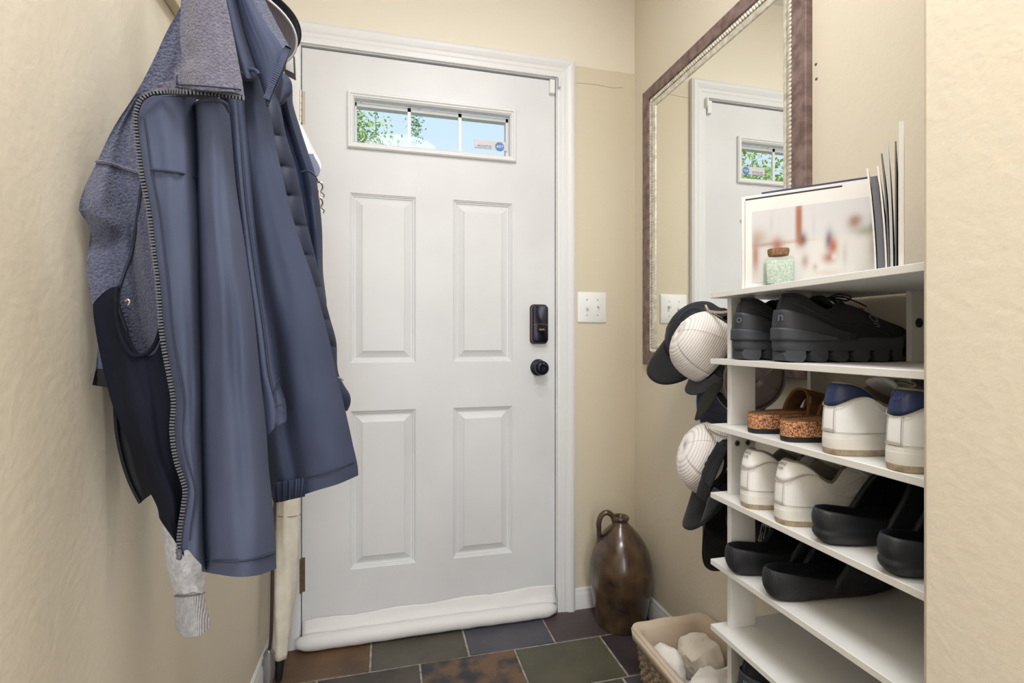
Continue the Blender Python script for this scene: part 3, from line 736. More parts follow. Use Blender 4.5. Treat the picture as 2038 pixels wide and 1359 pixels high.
obj('handle', *tube(smooth_path([hb + Vector((0, .012, .095)), hb + Vector((.006, .016, .16)), hb + Vector((.004, .05, .40)), hb + Vector((.008, .09, .66))], 6), .0046, 10), mat('dark_brown_handle', '#3A2E29', .5), t_)

# ------------------------------------------------------------------ shoes (local frame: heel at x = 0, toe towards +x, sole on z = 0, near side y < 0)
class Last:
    def __init__(s, L=.285, W=.104, zs=.034, heel=.108, dip=.074, thr=.098, thr_end=.070, x0=.016, x1=.64, topw=.036, spring=.012, ins=.955, toe=1.0, bend=.006):
        s.__dict__.update(locals())
    def gw(s, t): return float(np.interp(t, [0, .15, .4, .68, .85, 1], [.70, .78, .78, 1, .93 * s.toe, .70 * s.toe]))
    def base(s, ph, k=1.0, z=0.0):
        t = (1 - math.cos(ph)) / 2; sn = math.sin(ph); y = -s.W / 2 * s.gw(t) * abs(sn) ** .62 * (1 if sn >= 0 else -1)
        x = s.L * t; cx = s.L / 2
        e = s.W / 2 * (1 - k)
        x = cx + (x - cx) * (1 - 2 * e / s.L); y *= k
        y += s.bend * math.sin(math.pi * t) * .0
        return Vector((x, y, z + s.spring * max(0, (t - .72) / .28) ** 2))
    def top(s, ph):
        q = (1 - math.cos(ph)) / 2; sn = math.sin(ph)
        tw = s.topw * float(np.interp(q, [0, .12, .35, .6, .8, 1], [.62, .80, 1, .78, .55, .42]))
        z = ci([(0, s.heel), (.10, s.heel - .003), (.38, s.dip), (.60, s.thr), (.80, (s.thr + s.thr_end) / 2), (1, s.thr_end)])(q)
        return Vector((s.L * (s.x0 / s.L * 1 + (s.x1 - s.x0 / s.L) * q), -tw * abs(sn) ** .75 * (1 if sn >= 0 else -1), z))
    def up(s, ph, k, off=0.0):
        b = s.base(ph, s.ins, s.zs * .96); t = s.top(ph)
        g = 1 - math.cos(k * math.pi / 2) ** 1.15; h = math.sin(k * math.pi / 2) ** .95
        p = Vector((b.x + (t.x - b.x) * g, b.y + (t.y - b.y) * g, b.z + (t.z - b.z) * h))
        if off:
            e = .01
            du = s.up(ph + e, k) - s.up(ph - e, k); dv = s.up(ph, min(1, k + e)) - s.up(ph, max(0, k - e))
            n = du.cross(dv)
            if n.length > 1e-12:
                n.normalize()
                c = Vector((s.L * .45, 0, s.zs + .02))
                if n.dot(p - c) < 0: n = -n
                p = p + n * off
        return p
NPH = 56
PHS = [2 * math.pi * i / NPH for i in range(NPH)]
def shoe_sole(s, rings, m, parent, name='sole', sub=0):
    return obj(name, *loft([[s.base(p, k, z) for p in PHS] for z, k in rings], True, True, True), m, parent, local=True, sharp=50)
def shoe_upper(s, m, parent, K=14):
    return obj('upper', *loft([[s.up(p, k / K) for p in PHS] for k in range(K + 1)], True), m, parent, local=True, sharp=180)
def shoe_lining(s, m, parent):
    rg = []
    for k, (sc, dz) in enumerate(((1.0, 0), (1.02, .0035), (.96, .0055), (.86, .003), (.80, -.01), (.80, -.03), (.82, -1))):
        r_ = []
        for p in PHS:
            t = s.top(p); cx = s.L * .33; z = s.zs + .004 if dz == -1 else max(s.zs + .004, t.z + dz)
            r_.append(Vector((cx + (t.x - cx) * (sc if k < 3 else sc * .97), t.y * sc, z)))
        rg.append(r_)
    return obj('lining', *loft(rg, True, False, True), m, parent, local=True, sharp=180)
def patch(s, name, m, parent, ph0, ph1, lo, hi, off=.0016, n=24, K=8, th=.0012):
    g = []
    for i in range(n + 1):
        c = i / n; ph = ph0 + (ph1 - ph0) * c
        g.append([s.up(ph, min(1, max(0, lo(c) + (hi(c) - lo(c)) * k / K)), off) for k in range(K + 1)])
    return obj(name, *loft(g, False), m, parent, local=True, sharp=180, solid=th)
def up_line(s, name, m, parent, pts, r=.0007, off=.0016, n=10):
    P = []
    for i in range(len(pts) - 1):
        for k in range(n):
            t = k / n; P.append(s.up(pts[i][0] + (pts[i+1][0] - pts[i][0]) * t, pts[i][1] + (pts[i+1][1] - pts[i][1]) * t, off))
    P.append(s.up(*pts[-1], off)); return obj(name, *tube(P, r, 6), m, parent, local=True)
def tongue(s, m, parent, top_z=.128, x_top=.36, x_end=.62, w=.024):
    g = []
    for i in range(11):
        c = i / 10; x = s.L * (x_top + (x_end - x_top) * c); z = top_z + (s.thr_end + .004 - top_z) * c ** .8; row = []
        for k in range(9):
            q = -1 + 2 * k / 8; row.append(Vector((x, q * w * (1 - .35 * c), z - .009 * q * q)))
        g.append(row)
    return obj('tongue', *loft(g, False), m, parent, local=True, solid=.006, sharp=180)
def laces(s, m, parent, n=5, xa=.42, xb=.62, w=.022, bow=True, r=.0022):
    for i in range(n):
        c = i / (n - 1); x = s.L * (xa + (xb - xa) * c); z = s.thr + (s.thr_end - s.thr) * c + .006; ww = w * (1 - .25 * c)
        P = [Vector((x + .004 * q, q * ww, z + .004 * (1 - q * q) - .002)) for q in (-1, -.5, 0, .5, 1)]
        obj('lace', *tube(P, r, 6, flat=.6), m, parent, local=True)
    if bow:
        b = Vector((s.L * xa - .004, 0, s.thr + .010))
        for sg in (-1, 1):
            lp = smooth_path([b, b + Vector((.006, sg * .018, .008)), b + Vector((.016, sg * .034, .002)), b + Vector((.018, sg * .024, -.004)), b + Vector((.004, sg * .006, .001))], 5)
            obj('lace_loop', *tube(lp, r, 6, flat=.6), m, parent, local=True)
            obj('lace_end', *tube(smooth_path([b, b + Vector((.016, sg * .012, .004)), b + Vector((.040, sg * .020, -.004)), b + Vector((.060, sg * .026, -.014))], 5), r * .9, 6, flat=.6), m, parent, local=True)

def heel_mat(s, ph, k, off, size_up=Vector((0, 0, 1))):
    p = s.up(ph, k, off); e = .02
    tx = (s.up(ph + e, k) - s.up(ph - e, k)).normalized(); ty = (s.up(ph, k + e) - s.up(ph, k - e)).normalized()
    n = tx.cross(ty)
    if n.dot(p - Vector((s.L * .45, 0, .05))) < 0: tx = -tx; n = -n
    return p, tx, ty, n

def copy_tree(o, parent=None):
    c = o.copy(); C.objects.link(c)
    if parent is not None: c.parent = parent
    for ch in list(o.children): copy_tree(ch, c)
    return c

WH = mat('white_leather', '#F6F7F9', .42, bump=.12, bscale=140, bdist=.001)
WH2 = mat('aged_white_leather', '#F3F2F1', .45, bump=.12, bscale=140, bdist=.001)
SOLEW = mat('white_rubber', '#F0EFED', .5, c2='#E8E5DF', nscale=30)
SOLED = mat('dirty_rubber_edge', '#C6B69E', .7, c2='#A08D75', nscale=60, bump=.6, bscale=120, bdist=.002)
NAVY = mat('navy_leather', '#232F55', .45, bump=.2, bscale=120, bdist=.001)
GREYL = mat('grey_lining', '#8C8378', .9)
STITCH = mat('grey_stitch', '#B3ADA5', .8)
LACEW = mat('off_white_lace', '#CFC6B6', .85)

def court_sneaker(name, label, grp, main, tabm, seed):
    t = thing(name, label, 'shoe', group=grp)
    s = Last(W=.096)
    shoe_sole(s, [(0, .955), (.003, .985), (.009, 1.0), (.0095, 1.0)], SOLED, t, 'tread')
    so = shoe_sole(s, [(.0095, 1.0), (.012, 1.006), (.026, 1.006), (.0262, .998), (.030, .998), (.034, .985), (.0345, .93)], SOLEW, t, 'midsole')
    up_line(s, 'sole_stitch', STITCH, t, [(-1.2 * math.pi / 1.5 + .0, .02), (0, .02), (1.2 * math.pi / 1.5, .02)], .0006, .0022, 24)
    shoe_upper(s, main, t); shoe_lining(s, GREYL, t); tongue(s, main, t, .119); laces(s, LACEW, t)
    a = 1.05
    tab = patch(s, 'heel_tab', tabm, t, -a, a, lambda c: .36 + .46 * abs(2*c - 1) ** 1.6, lambda c: 1.0 - .12 * abs(2*c - 1) ** 3, .0022)
    up_line(s, 'tab_stitch', STITCH, tab, [(-a, .80), (-a * .6, .55), (-a * .3, .38), (0, .35), (a * .3, .38), (a * .6, .55), (a, .80)], .0006, .0032, 6)
    patch(s, 'heel_strip', main, t, -.16, .16, lambda c: .02, lambda c: .37, .0016, 6)
    for ph in (-.13, .13): up_line(s, 'strip_stitch', STITCH, t, [(ph, .03), (ph, .36)], .0006, .0028)
    patch(s, 'collar_strip', main, t, a * .6, 1.9, lambda c: .66 - .1 * c, lambda c: .82 - .18 * c, .0014, 12)
    # side swoosh on both sides, its tail running to the heel
    for sg in (1, -1):
        patch(s, 'side_mark', main, t, sg * .95, sg * 2.15, lambda c: .50 - .28 * math.sin(math.pi * min(1, c * 1.05)) ** 1.0 + .02 * c, lambda c: .55 - .28 * math.sin(math.pi * min(1, c * 1.05)) + .30 * c ** 1.5 * (1 - c) * 4 * .45 + .005, .0020, 24, 4)
    patch(s, 'eyestay', main, t, 1.75, 2.45, lambda c: .52 + .1 * c, lambda c: .97, .0016, 12)
    patch(s, 'eyestay', main, t, -2.45, -1.75, lambda c: .62 - .1 * c, lambda c: .97, .0016, 12)
    p, tx, ty, n = heel_mat(s, 0, .78, .0036)
    ink = STITCH if tabm is not NAVY else mat('navy_embroidery', '#3B4A78', .6)
    text_obj('heel_text', 'NIKE', .0085, ink, tab, basis(tx, ty, n, p), .0003, local=True, shear=.15)
    p, tx, ty, n = heel_mat(s, 0, .64, .0036)
    text_obj('heel_text', 'AIR', .0085, ink, tab, basis(tx, ty, n, p), .0003, local=True)
    return t

BK1 = mat('black_knit', '#1B1C22', .85, bump=.3, bscale=500, bdist=.001)
BK2 = mat('charcoal_shell', '#2E3038', .55)
BKS = mat('charcoal_foam', '#3B3E46', .6)
RED = mat('red_tab', '#A33A34', .6)
def runner(name, label, grp, letter='n'):
    t = thing(name, label, 'shoe', group=grp)
    s = Last(L=.283, W=.100, zs=.040, heel=.118, dip=.088, thr=.104, thr_end=.076, x1=.62, topw=.036, spring=.016)
    shoe_sole(s, [(.020, .97), (.022, 1.0), (.030, 1.025), (.038, 1.01), (.042, .99), (.044, .93)], BKS, t, 'midsole')
    n = 7
    for i in range(n):   # hollow pods under the midsole, open between them
        a, b = i / n + .012, (i + 1) / n - .022
        ring = []
        for (q, z, k) in ((a, .001, .9), (a - .008, .012, .97), (a, .024, 1.0)):
            pass
        rows_ = []
        for x_, zz in ((a + .02, .024), (a - .004, .014), (a + .012, .003), (a + .045, .0005), (b - .012, .0005), (b + .006, .008), (b + .004, .024)):
            x_ = min(.985, max(.012, x_)); ph = math.acos(1 - 2 * x_); bb = s.base(ph, 1.0)
            rows_.append([Vector((x_ * s.L, y_, zz + bb.z * (1 if True else 0))) for y_ in (bb.y * .98, bb.y * .5, 0, -bb.y * .5, -bb.y * .98)])
        v, f = loft(rows_, False); m_ = len(rows_)
        f = f + [[r_ * 5 for r_ in range(m_)][::-1], [r_ * 5 + 4 for r_ in range(m_)]]
        f.append([0, 1, 2, 3, 4, (m_-1)*5 + 4, (m_-1)*5 + 3, (m_-1)*5 + 2, (m_-1)*5 + 1, (m_-1)*5])
        obj('sole_pod', v, f, BKS, t, local=True, sharp=40)
    shoe_upper(s, BK1, t); shoe_lining(s, BK1, t); tongue(s, BK1, t, .118, .30, .60); laces(s, M['black'], t, 5, .40, .60)
    clip = patch(s, 'heel_clip', BK2, t, -1.5, 1.5, lambda c: .0, lambda c: .47 - .34 * abs(2*c - 1) ** 2.2, .0030, 30, 8, .002)
    patch(s, 'heel_clip_lower', BKS, t, -1.25, 1.25, lambda c: .0, lambda c: .17 - .12 * abs(2*c - 1) ** 2, .0048, 30, 5, .002)
    up_line(s, 'heel_seam', BK2, t, [(0, .5), (0, .98)], .0008, .001)
    up_line(s, 'side_seam', BK2, t, [(.45, .62), (1.2, .42), (1.7, .22), (2.0, .08)], .0008, .001)
    p, tx, ty, n_ = heel_mat(s, .12, .33, .0052); hl = mat('logo_grey', '#6A6E7A', .5)
    text_obj('heel_logo', letter, .022, hl, clip, basis(tx, ty, n_, p), .0003, local=True)
    p, tx, ty, n_ = heel_mat(s, 1.83, .34, .0020)
    text_obj('side_logo', 'On', .022, hl, t, basis(-ty, tx, n_, p), .0003, local=True)
    patch(s, 'red_tab', RED, t, 1.80, 1.87, lambda c: .60, lambda c: .68, .0026, 3, 3)
    return t

def slide(name, label, grp, m, double, strap0=.30, hstrap=.112):
    t = thing(name, label, 'slide sandal', group=grp)
    s = Last(L=.288, W=.098, spring=.014, toe=1.02)
    def rim(ph):
        x = (1 - math.cos(ph)) / 2
        return float(np.interp(x, [0, .12, .35, .6, 1], [.056, .052, .040, .034, .034]))
    if double: tab = [(0, .66, 0), (.004, .80, 0), (.010, .92, 0), (.016, .985, 0), (.0195, .985, 0), (.0225, .955, 0), (.025, .945, 0), (.0275, .965, 0), (.66, .995, 1), (.80, .99, 1), (.92, .955, 1), (1.0, .905, 1), (.98, .87, 1), (.86, .84, 1), (.022, .80, 0)]
    else: tab = [(0, .60, 0), (.003, .72, 0), (.009, .85, 0), (.35, .96, 1), (.52, 1.0, 1), (.70, 1.005, 1), (.86, .975, 1), (.96, .93, 1), (1.0, .885, 1), (.97, .85, 1), (.86, .82, 1), (.024, .78, 0)]
    rg = []
    for z, k, rel in tab:
        rg.append([s.base(p, k, z * rim(p) if rel else z) for p in PHS])
    b = obj('footbed', *loft(rg, True, True, True), m, t, local=True, sharp=180)
    n = 24; g = []
    for i in range(n + 1):
        c = i / n; row = []
        for k in range(25):
            th = math.pi * k / 24; sn = math.sin(th)
            x = strap0 + .24 * sn ** .9; x = x + (.975 - x) * c
            bb = s.base(math.acos(1 - 2 * min(.995, x)), 1.0)
            hgt = hstrap * float(np.interp(x, [.3, .5, .7, .86, .975], [.98, 1, .86, .66, .36]))
            y_ = -abs(bb.y) * .985 * math.copysign(abs(math.cos(th)) ** .7, math.cos(th)); z_ = .020 + (hgt - .020) * sn ** .85
            row.append(Vector((s.L * x, y_, z_ + bb.z * .6)))
        g.append(row)
    obj('strap', *loft(g, False), m, t, local=True, sharp=180, solid=.007)
    return t

CORK = mat('cork_flecks', '#6B3E26', .85, c2='#D9A075', nscale=360, bump=.5, bscale=300, bdist=.002, lo=.42, hi=.58)
SUEDE = mat('brown_suede', '#6E4A2C', .8, c2='#86603C', nscale=30)
def cork_sandal(name, label, grp):
    t = thing(name, label, 'sandal', group=grp)
    s = Last(L=.262, W=.078, spring=.006)
    shoe_sole(s, [(0, .96), (.002, .99), (.009, 1.0)], M['black'], t, 'outsole')
    shoe_sole(s, [(.009, .995), (.034, 1.0), (.036, .985)], CORK, t, 'cork_layer')
    shoe_sole(s, [(.036, .985), (.0385, .97), (.0375, .9), (.034, .8)], SUEDE, t, 'footbed')
    for (xa, xb, hh) in ((.38, .54, .082), (.62, .80, .068)):
        g = []
        for i in range(9):
            c = i / 8; x = xa + (xb - xa) * c; ph = math.acos(1 - 2 * x); bb = s.base(ph, 1.0); row = []
            for k in range(19):
                th = math.pi * k / 18; row.append(Vector((s.L * x + .018 * math.sin(th) * (1 if xa < .5 else -.3), -abs(bb.y) * 1.01 * math.copysign(abs(math.cos(th)) ** .8, math.cos(th)), .022 + (hh - .022 - .01 * c) * math.sin(th) ** .85)))
            g.append(row)
        st_ = obj('strap', *loft(g, False), SUEDE, t, local=True, sharp=180, solid=.004)
        x = (xa + xb) / 2; bb = s.base(math.acos(1 - 2 * x), 1.0)
        obj('buckle', *box((s.L * x - .010, -abs(bb.y) * .88 - .004, .056), (s.L * x + .010, -abs(bb.y) * .88 + .000, .070)), M['brass'], st_, local=True, bevel=.001)
    return t

def place(o, X, Yc, z, rz=0.0):
    o.location = (X, Yc, z + .0006); o.rotation_euler = (0, 0, rz); return o
# shelf 2: black running shoes
a = runner('running_shoe', 'black running shoe with charcoal pod sole, toe to the wall, nearer the screw hole', 'black running shoes')
b = runner('running_shoe', 'black running shoe with its heel against the end post of the rack', 'black running shoes', 'o')
place(a, .674, .744, SHELF[1], -.015); place(b, .670, .846, SHELF[1], .0)
# shelf 3: cork sandals and navy-tab sneakers
a = cork_sandal('cork_sandal', 'brown strap cork sandal beside the white sneaker with a navy heel', 'brown cork sandals')
b = copy_tree(a); b['label'] = 'brown strap cork sandal beside the end post of the rack'
place(a, .678, .733, SHELF[2], -.01); place(b, .678, .815, SHELF[2], .0)
a = court_sneaker('court_sneaker', 'white leather sneaker with navy heel tab standing next to the cork sandals', 'white sneakers with navy heels', WH, NAVY, 1)
b = copy_tree(a); b['label'] = 'white leather sneaker with navy heel tab half hidden by the hall wall corner'
place(a, .670, .634, SHELF[2], -.01); place(b, .670, .530, SHELF[2], -.01)
# shelf 4: plain white sneakers and slides with a doubled rim
a = court_sneaker('court_sneaker', 'all white worn leather sneaker beside the black slide with a doubled rim', 'plain white sneakers', WH2, WH2, 2)
b = copy_tree(a); b['label'] = 'all white worn leather sneaker standing by the end post of the rack'
place(a, .672, .738, SHELF[3], -.03); place(b, .672, .826, SHELF[3], .0)
SLM = mat('matte_black_foam', '#22242A', .5, bump=.1, bscale=200)
SLR = mat('ribbed_black_foam', '#1E1F25', .55, bump=.35, bscale=110, bdist=.0012, wave='X')
a = slide('pool_slide', 'black foam slide with a doubled rim beside the all white sneaker', 'black slides with doubled rims', SLM, True)
b = copy_tree(a); b['label'] = 'black scuffed foam slide with a doubled rim cut off by the hall wall corner'
place(a, .664, .650, SHELF[3], -.07); place(b, .664, .538, SHELF[3], -.02)
# shelf 5: ribbed slides
a = slide('pool_slide', 'black foam slide with a ribbed thick rim, alone on the near half of its shelf', 'black slides with ribbed rims', SLR, False, .36, .105)
b = copy_tree(a); b['label'] = 'black foam slide with a ribbed thick rim right beside the end post'
place(a, .660, .754, SHELF[4], -.03); place(b, .658, .854, SHELF[4], -.01)
# low shelf: dark shoes of which only the tops show
a = runner('running_shoe', 'dark running shoe on the low shelf near the basket', 'dark shoes on the low shelf')
b = copy_tree(a); b['label'] = 'dark running shoe on the low shelf near the hall wall'
place(a, .675, .835, SHELF[6], 0); place(b, .675, .56, SHELF[6], 0)

# ------------------------------------------------------------------ caps (local frame: brim towards +y, crown up +z, rim on z = 0)
RV = Vector((CY, -SY, 0)); VV = Vector((SY, CY, 0)); UV = Vector((0, 0, 1))
def cdir(a, b, c): return (RV * a + VV * b + UV * c)
def cap(label, grp, front, rear, brim, under, pos, fwd, up, piping=None, H=.118, ax=.082, ay=.095, brim_len=.068, emblem=None, sweat=None, button=True):
    t = thing('baseball_cap', label, 'cap', group=grp)
    f_ = fwd.normalized(); u_ = (up - f_ * up.dot(f_)).normalized(); x_ = f_.cross(u_)
    t.matrix_world = basis(x_, f_, u_, pos)
    K = 12
    def cp(th, k, off=0.0):
        s_ = k * math.pi / 2; q = math.cos(s_) ** .72; q = max(q, .015)
        x, y, z = (ax + off) * math.sin(th) * q, (ay + off) * math.cos(th) * q, (H + off) * math.sin(s_) ** .95
        y += -.010 * (k ** 2) * 0
        return Vector((x, y, z))
    def crown(name, m, t0, t1, n, arch=False):
        g = []
        for i in range(n + 1):
            th = t0 + (t1 - t0) * i / n; col = []
            k0 = 0.0
            if arch:
                d_ = abs(((th - math.pi + math.pi) % (2 * math.pi)) - math.pi); k0 = .42 * math.sqrt(max(0, 1 - (d_ / .62) ** 2)) if d_ < .62 else 0
            for k in range(K + 1): col.append(cp(th, k0 + (1 - k0) * k / K))
            g.append(col)
        return obj(name, *loft(g, False), m, t, local=True, sharp=180, solid=.0016)
    crown('front_panels', front, -1.0, 1.0, 18); crown('rear_panels', rear, 1.0, 2 * math.pi - 1.0, 40, True)
    for th in (0, 1.0, 2.1, -2.1, -1.0):
        obj('panel_seam', *tube([cp(th, k / K, .001) for k in range(0, K)], .0008, 5), rear if abs(th) > .9 else front, t, local=True)
    if button: obj('button', *lathe([(.001, H - .002), (.007, H - .001), (.006, H + .003), (.001, H + .004)], 12), front, t, local=True)
    g = []
    for i in range(25):
        c = -1 + 2 * i / 24; th = c * 1.12; inner = cp(th, 0, .0); col = []
        ext = brim_len * math.sqrt(max(0, 1 - abs(c) ** 2.6))
        for k in range(8):
            q = k / 7; p = inner + Vector((inner.x * .10 * q, ext * q + 0, -.024 * (p0x := (inner.x / ax)) ** 2 * q - .004 * q - .006 * (p0x ** 2)))
            col.append(p)
        g.append(col)
    bo = obj('brim', *loft(g, False), brim, t, local=True, sharp=180, solid=.0034)
    if under: pass
    if piping:
        obj('brim_edge', *tube([col[-1] for col in g], .0022, 6), piping, bo, local=True)
    for r_ in (.35, .55, .75, .9):
        P = [col[min(7, int(r_ * 7))].lerp(col[min(7, int(r_ * 7) + 1)], r_ * 7 - int(r_ * 7)) + Vector((0, 0, -.0022)) for col in g[2:-2]]
        obj('brim_stitch', *tube(P, .0005, 4), under or brim, bo, local=True)
    sw = sweat or front
    sb = [[cp(2 * math.pi * i / 40, 0, -.002) + Vector((0, 0, z)) for i in range(40)] for z in (.001, .028)]
    g2 = [[cp(-2.45 + 4.9 * i / 36, 0, -.0025) + Vector((0, 0, z)) for z in (.0, .028)] for i in range(37)]
    obj('sweatband', *loft(g2, False), sw, t, local=True, solid=.0012, sharp=180)
    st = [[cp(math.pi - .75 + 1.5 * i / 14, 0, .001) + Vector((0, 0, z)) for z in (.0, .014)] for i in range(15)]
    obj('back_strap', *loft(st, False), M['black'] if front is not None else rear, t, local=True, solid=.0016)
    if emblem:
        for rr, r2 in ((.017, .0010), (.012, .0008), (.006, .0010)):
            P = [Vector((rr * .9 * math.cos(a_), 0, .052 + rr * 1.25 * math.sin(a_))) for a_ in [2 * math.pi * k / 24 for k in range(24)]]
            P = [Vector((p.x, cp(0, math.asin(min(1, p.z / H)) * 2 / math.pi).y * math.sqrt(max(.1, 1 - (p.x / ax) ** 2)) + .002, p.z)) for p in P]
            obj('emblem', *tube(P, r2, 5, closed=True), emblem, t, local=True)
    return t
BMESH = mesh_cloth('black_cap_mesh', '#2A2D38', '#12131A'); WMESH = mesh_cloth('white_cap_mesh', '#F2EDEB', '#DAD3D1')
CB = mat('black_cap_cloth', '#15161B', .85, sheen=.1); CG = mat('charcoal_cap_cloth', '#3E3F48', .85); CN = mat('slate_blue_cap_cloth', '#5F667E', .85)
CT = mat('taupe_cap_cloth', '#9C9190', .8, c2='#8A8081', nscale=12); CO = mat('olive_black_cloth', '#2B2B29', .85); CBL = mat('bright_blue_piping', '#3E78B8', .7); CWH = mat('pale_piping', '#C9C5C6', .7)
CNV = mat('deep_navy_cloth', '#14182A', .85)
HK = Vector((.73, .93, 0))
def at(u, v, Y): return PY(u, v, Y)
G1 = 'caps hanging beside the rack, upper bunch'; G2 = 'caps hanging beside the rack, lower bunch'
cap('black mesh cap with a black brim, highest of the bunch in front of the mirror', G1, CB, BMESH, CB, CB, at(1386, 664, 1.225), cdir(-.70, -.05, -.70), cdir(-.42, -.72, .52), H=.082, ax=.073, ay=.094, brim_len=.088, button=False)
cap('white mesh trucker cap with a charcoal brim under the black mesh cap', G1, WMESH, WMESH, CG, CG, at(1421, 697, 1.045), cdir(-.44, .34, -.82), cdir(-.92, -.12, .40), H=.102, ax=.060, ay=.090, brim_len=.036, sweat=CWH, button=False)
cap('black cap whose thin olive brim edge points straight down below the white trucker cap', G1, CNV, CNV, CO, CO, at(1424, 698, 1.040), cdir(-.28, .05, -.96), cdir(-.96, .05, .26), H=.030, ax=.034, ay=.070, brim_len=.105, button=False)
cap('slate blue cap with a bright blue brim edge beside the rack post', G1, CN, CN, CN, CG, at(1443, 745, 1.125), cdir(-.10, .06, -.98), cdir(-.10, .98, .06), piping=CBL, H=.035, ax=.086, ay=.046, brim_len=.104, button=False)
cap('taupe grey cap facing out behind the rack post beside the cork sandals', G1, CT, CT, CB, CB, at(1492, 748, 1.010), cdir(.16, .20, -.96), cdir(.0, -.98, -.15), piping=CWH, H=.042, ax=.074, ay=.080, brim_len=.022, button=False)
cap('white mesh cap with a black brim, outermost of the lower bunch', G2, WMESH, WMESH, CB, CB, at(1421, 915, 1.045), cdir(-.42, -.02, -.91), cdir(-.90, -.12, .40), H=.085, ax=.060, ay=.090, brim_len=.090, sweat=CWH, button=False)
cap('black mesh cap seen into from below, behind the white one', G2, CB, BMESH, CB, BMESH, at(1436, 938, .968), cdir(-.34, .10, -.93), cdir(-.70, .66, .25), H=.035, ax=.028, ay=.080, brim_len=.05)
cap('black cap with a long brim, lowest of the lower bunch', G2, CB, CB, CB, CB, at(1448, 1000, 1.135), cdir(-.16, .05, -.98), cdir(-.30, .94, .05), H=.045, ax=.084, ay=.094, brim_len=.092)
cap('black cap with a pale lace like emblem showing behind the rack post', G2, CB, CB, CB, CB, at(1503, 1010, 1.03), cdir(.10, .25, -.95), cdir(.05, -.97, -.2), H=.055, ax=.060, ay=.080, brim_len=.04, emblem=mat('emblem_thread', '#BDBBBF', .7))
# hooks carrying the caps on the far face of the rack post
for z in (1.112, .832):
    p = Vector((.730, .911, z)); t_ = thing('cap_hook', 'small %s metal hook on the far side of the rack end post' % ('upper' if z > 1 else 'lower'), 'hook', tuple(p))
    obj('plate', *box((.722, .910, z - .02), (.738, .9125, z + .02)), M['nickel'], t_)
    obj('hook', *tube(smooth_path([p, p + Vector((0, .05, -.006)), p + Vector((0, .10, .0)), p + Vector((0, .115, .014))], 5), .003, 8), M['nickel'], t_)

# ------------------------------------------------------------------ coats on the left wall
def wave(c, s, seed, a=.004, fc=3.0, fs=1.2): return a * noise.noise((c * fc + seed, s * fs, seed * 1.7)) + a * .5 * noise.noise((c * fc * 2.3, s * fs * 2.5 + seed, 3.1))
def pillow(name, m, parent, Lc, Rc, top, bot, depth, thick=.02, nc=36, ns=60, edge=.0035, sub=0, seed=1.0, wr=.004, wf=(3.0, 1.2), clampx=True):
    """a closed padded cloth panel: side edges Lc/Rc and end edges top/bot follow the garment's outline,
    depth gives the distance of its outer face, thick the body of the cloth behind it"""
    F = []; B = []
    for j_ in range(ns + 1):
        s = j_ / ns; fr = []; bk_ = []
        for i in range(nc + 1):
            c = i / nc; v = top(c) + (bot(c) - top(c)) * s; u = Lc(v) + (Rc(v) - Lc(v)) * c
            Y = depth(c, s) + wave(c, s, seed, wr, *wf)
            x, y = ray(u); lim = (XL + .012) / x * y if x < 0 else 9
            if clampx and x < 0 and Y > lim: Y = lim
            p = PY(u, v, Y); fr.append(p)
            e = (1 - abs(2*c - 1) ** 3.0) * (1 - abs(2*s - 1) ** 8)
            d_ = Vector((x, y, 0)).normalized() * (edge + thick * e)
            q = p + d_
            if q.x < XL + .004: q.x = XL + .004
            bk_.append(q)
        F.append(fr); B.append(bk_)
    n = nc + 1; m_ = ns + 1; v = [p for r_ in F for p in r_] + [p for r_ in B for p in r_]; f = []; o_ = n * m_
    for j_ in range(ns):
        for i in range(nc):
            f.append([j_*n + i, (j_+1)*n + i, (j_+1)*n + i + 1, j_*n + i + 1])
            f.append([o_ + j_*n + i, o_ + j_*n + i + 1, o_ + (j_+1)*n + i + 1, o_ + (j_+1)*n + i])
    for j_ in range(ns):
        f.append([j_*n, o_ + j_*n, o_ + (j_+1)*n, (j_+1)*n]); a_ = n - 1
        f.append([j_*n + a_, (j_+1)*n + a_, o_ + (j_+1)*n + a_, o_ + j_*n + a_])
    for i in range(nc):
        f.append([i, i + 1, o_ + i + 1, o_ + i]); b_ = ns * n
        f.append([b_ + i, o_ + b_ + i, o_ + b_ + i + 1, b_ + i + 1])
    def surf(u, vv, lift=.0025):
        c = .5
        for _ in range(4):
            c = min(1, max(0, (u - Lc(vv)) / (Rc(vv) - Lc(vv)))); s = min(1, max(0, (vv - top(c)) / (bot(c) - top(c))))
        return depth(c, s) + wave(c, s, seed, wr, *wf) - lift
    SURF[name + '/' + parent.name] = surf
    return obj(name, v, f, m, parent, sharp=70)
SURF = {}
def const(k): return lambda c: k
def uvline(pts, Y, n=6): return smooth_path([PY(u, v, (Y if not callable(Y) else Y(u, v))) for u, v in pts], n)
def gs(c, c0, w): return math.exp(-((c - c0) / w) ** 2)

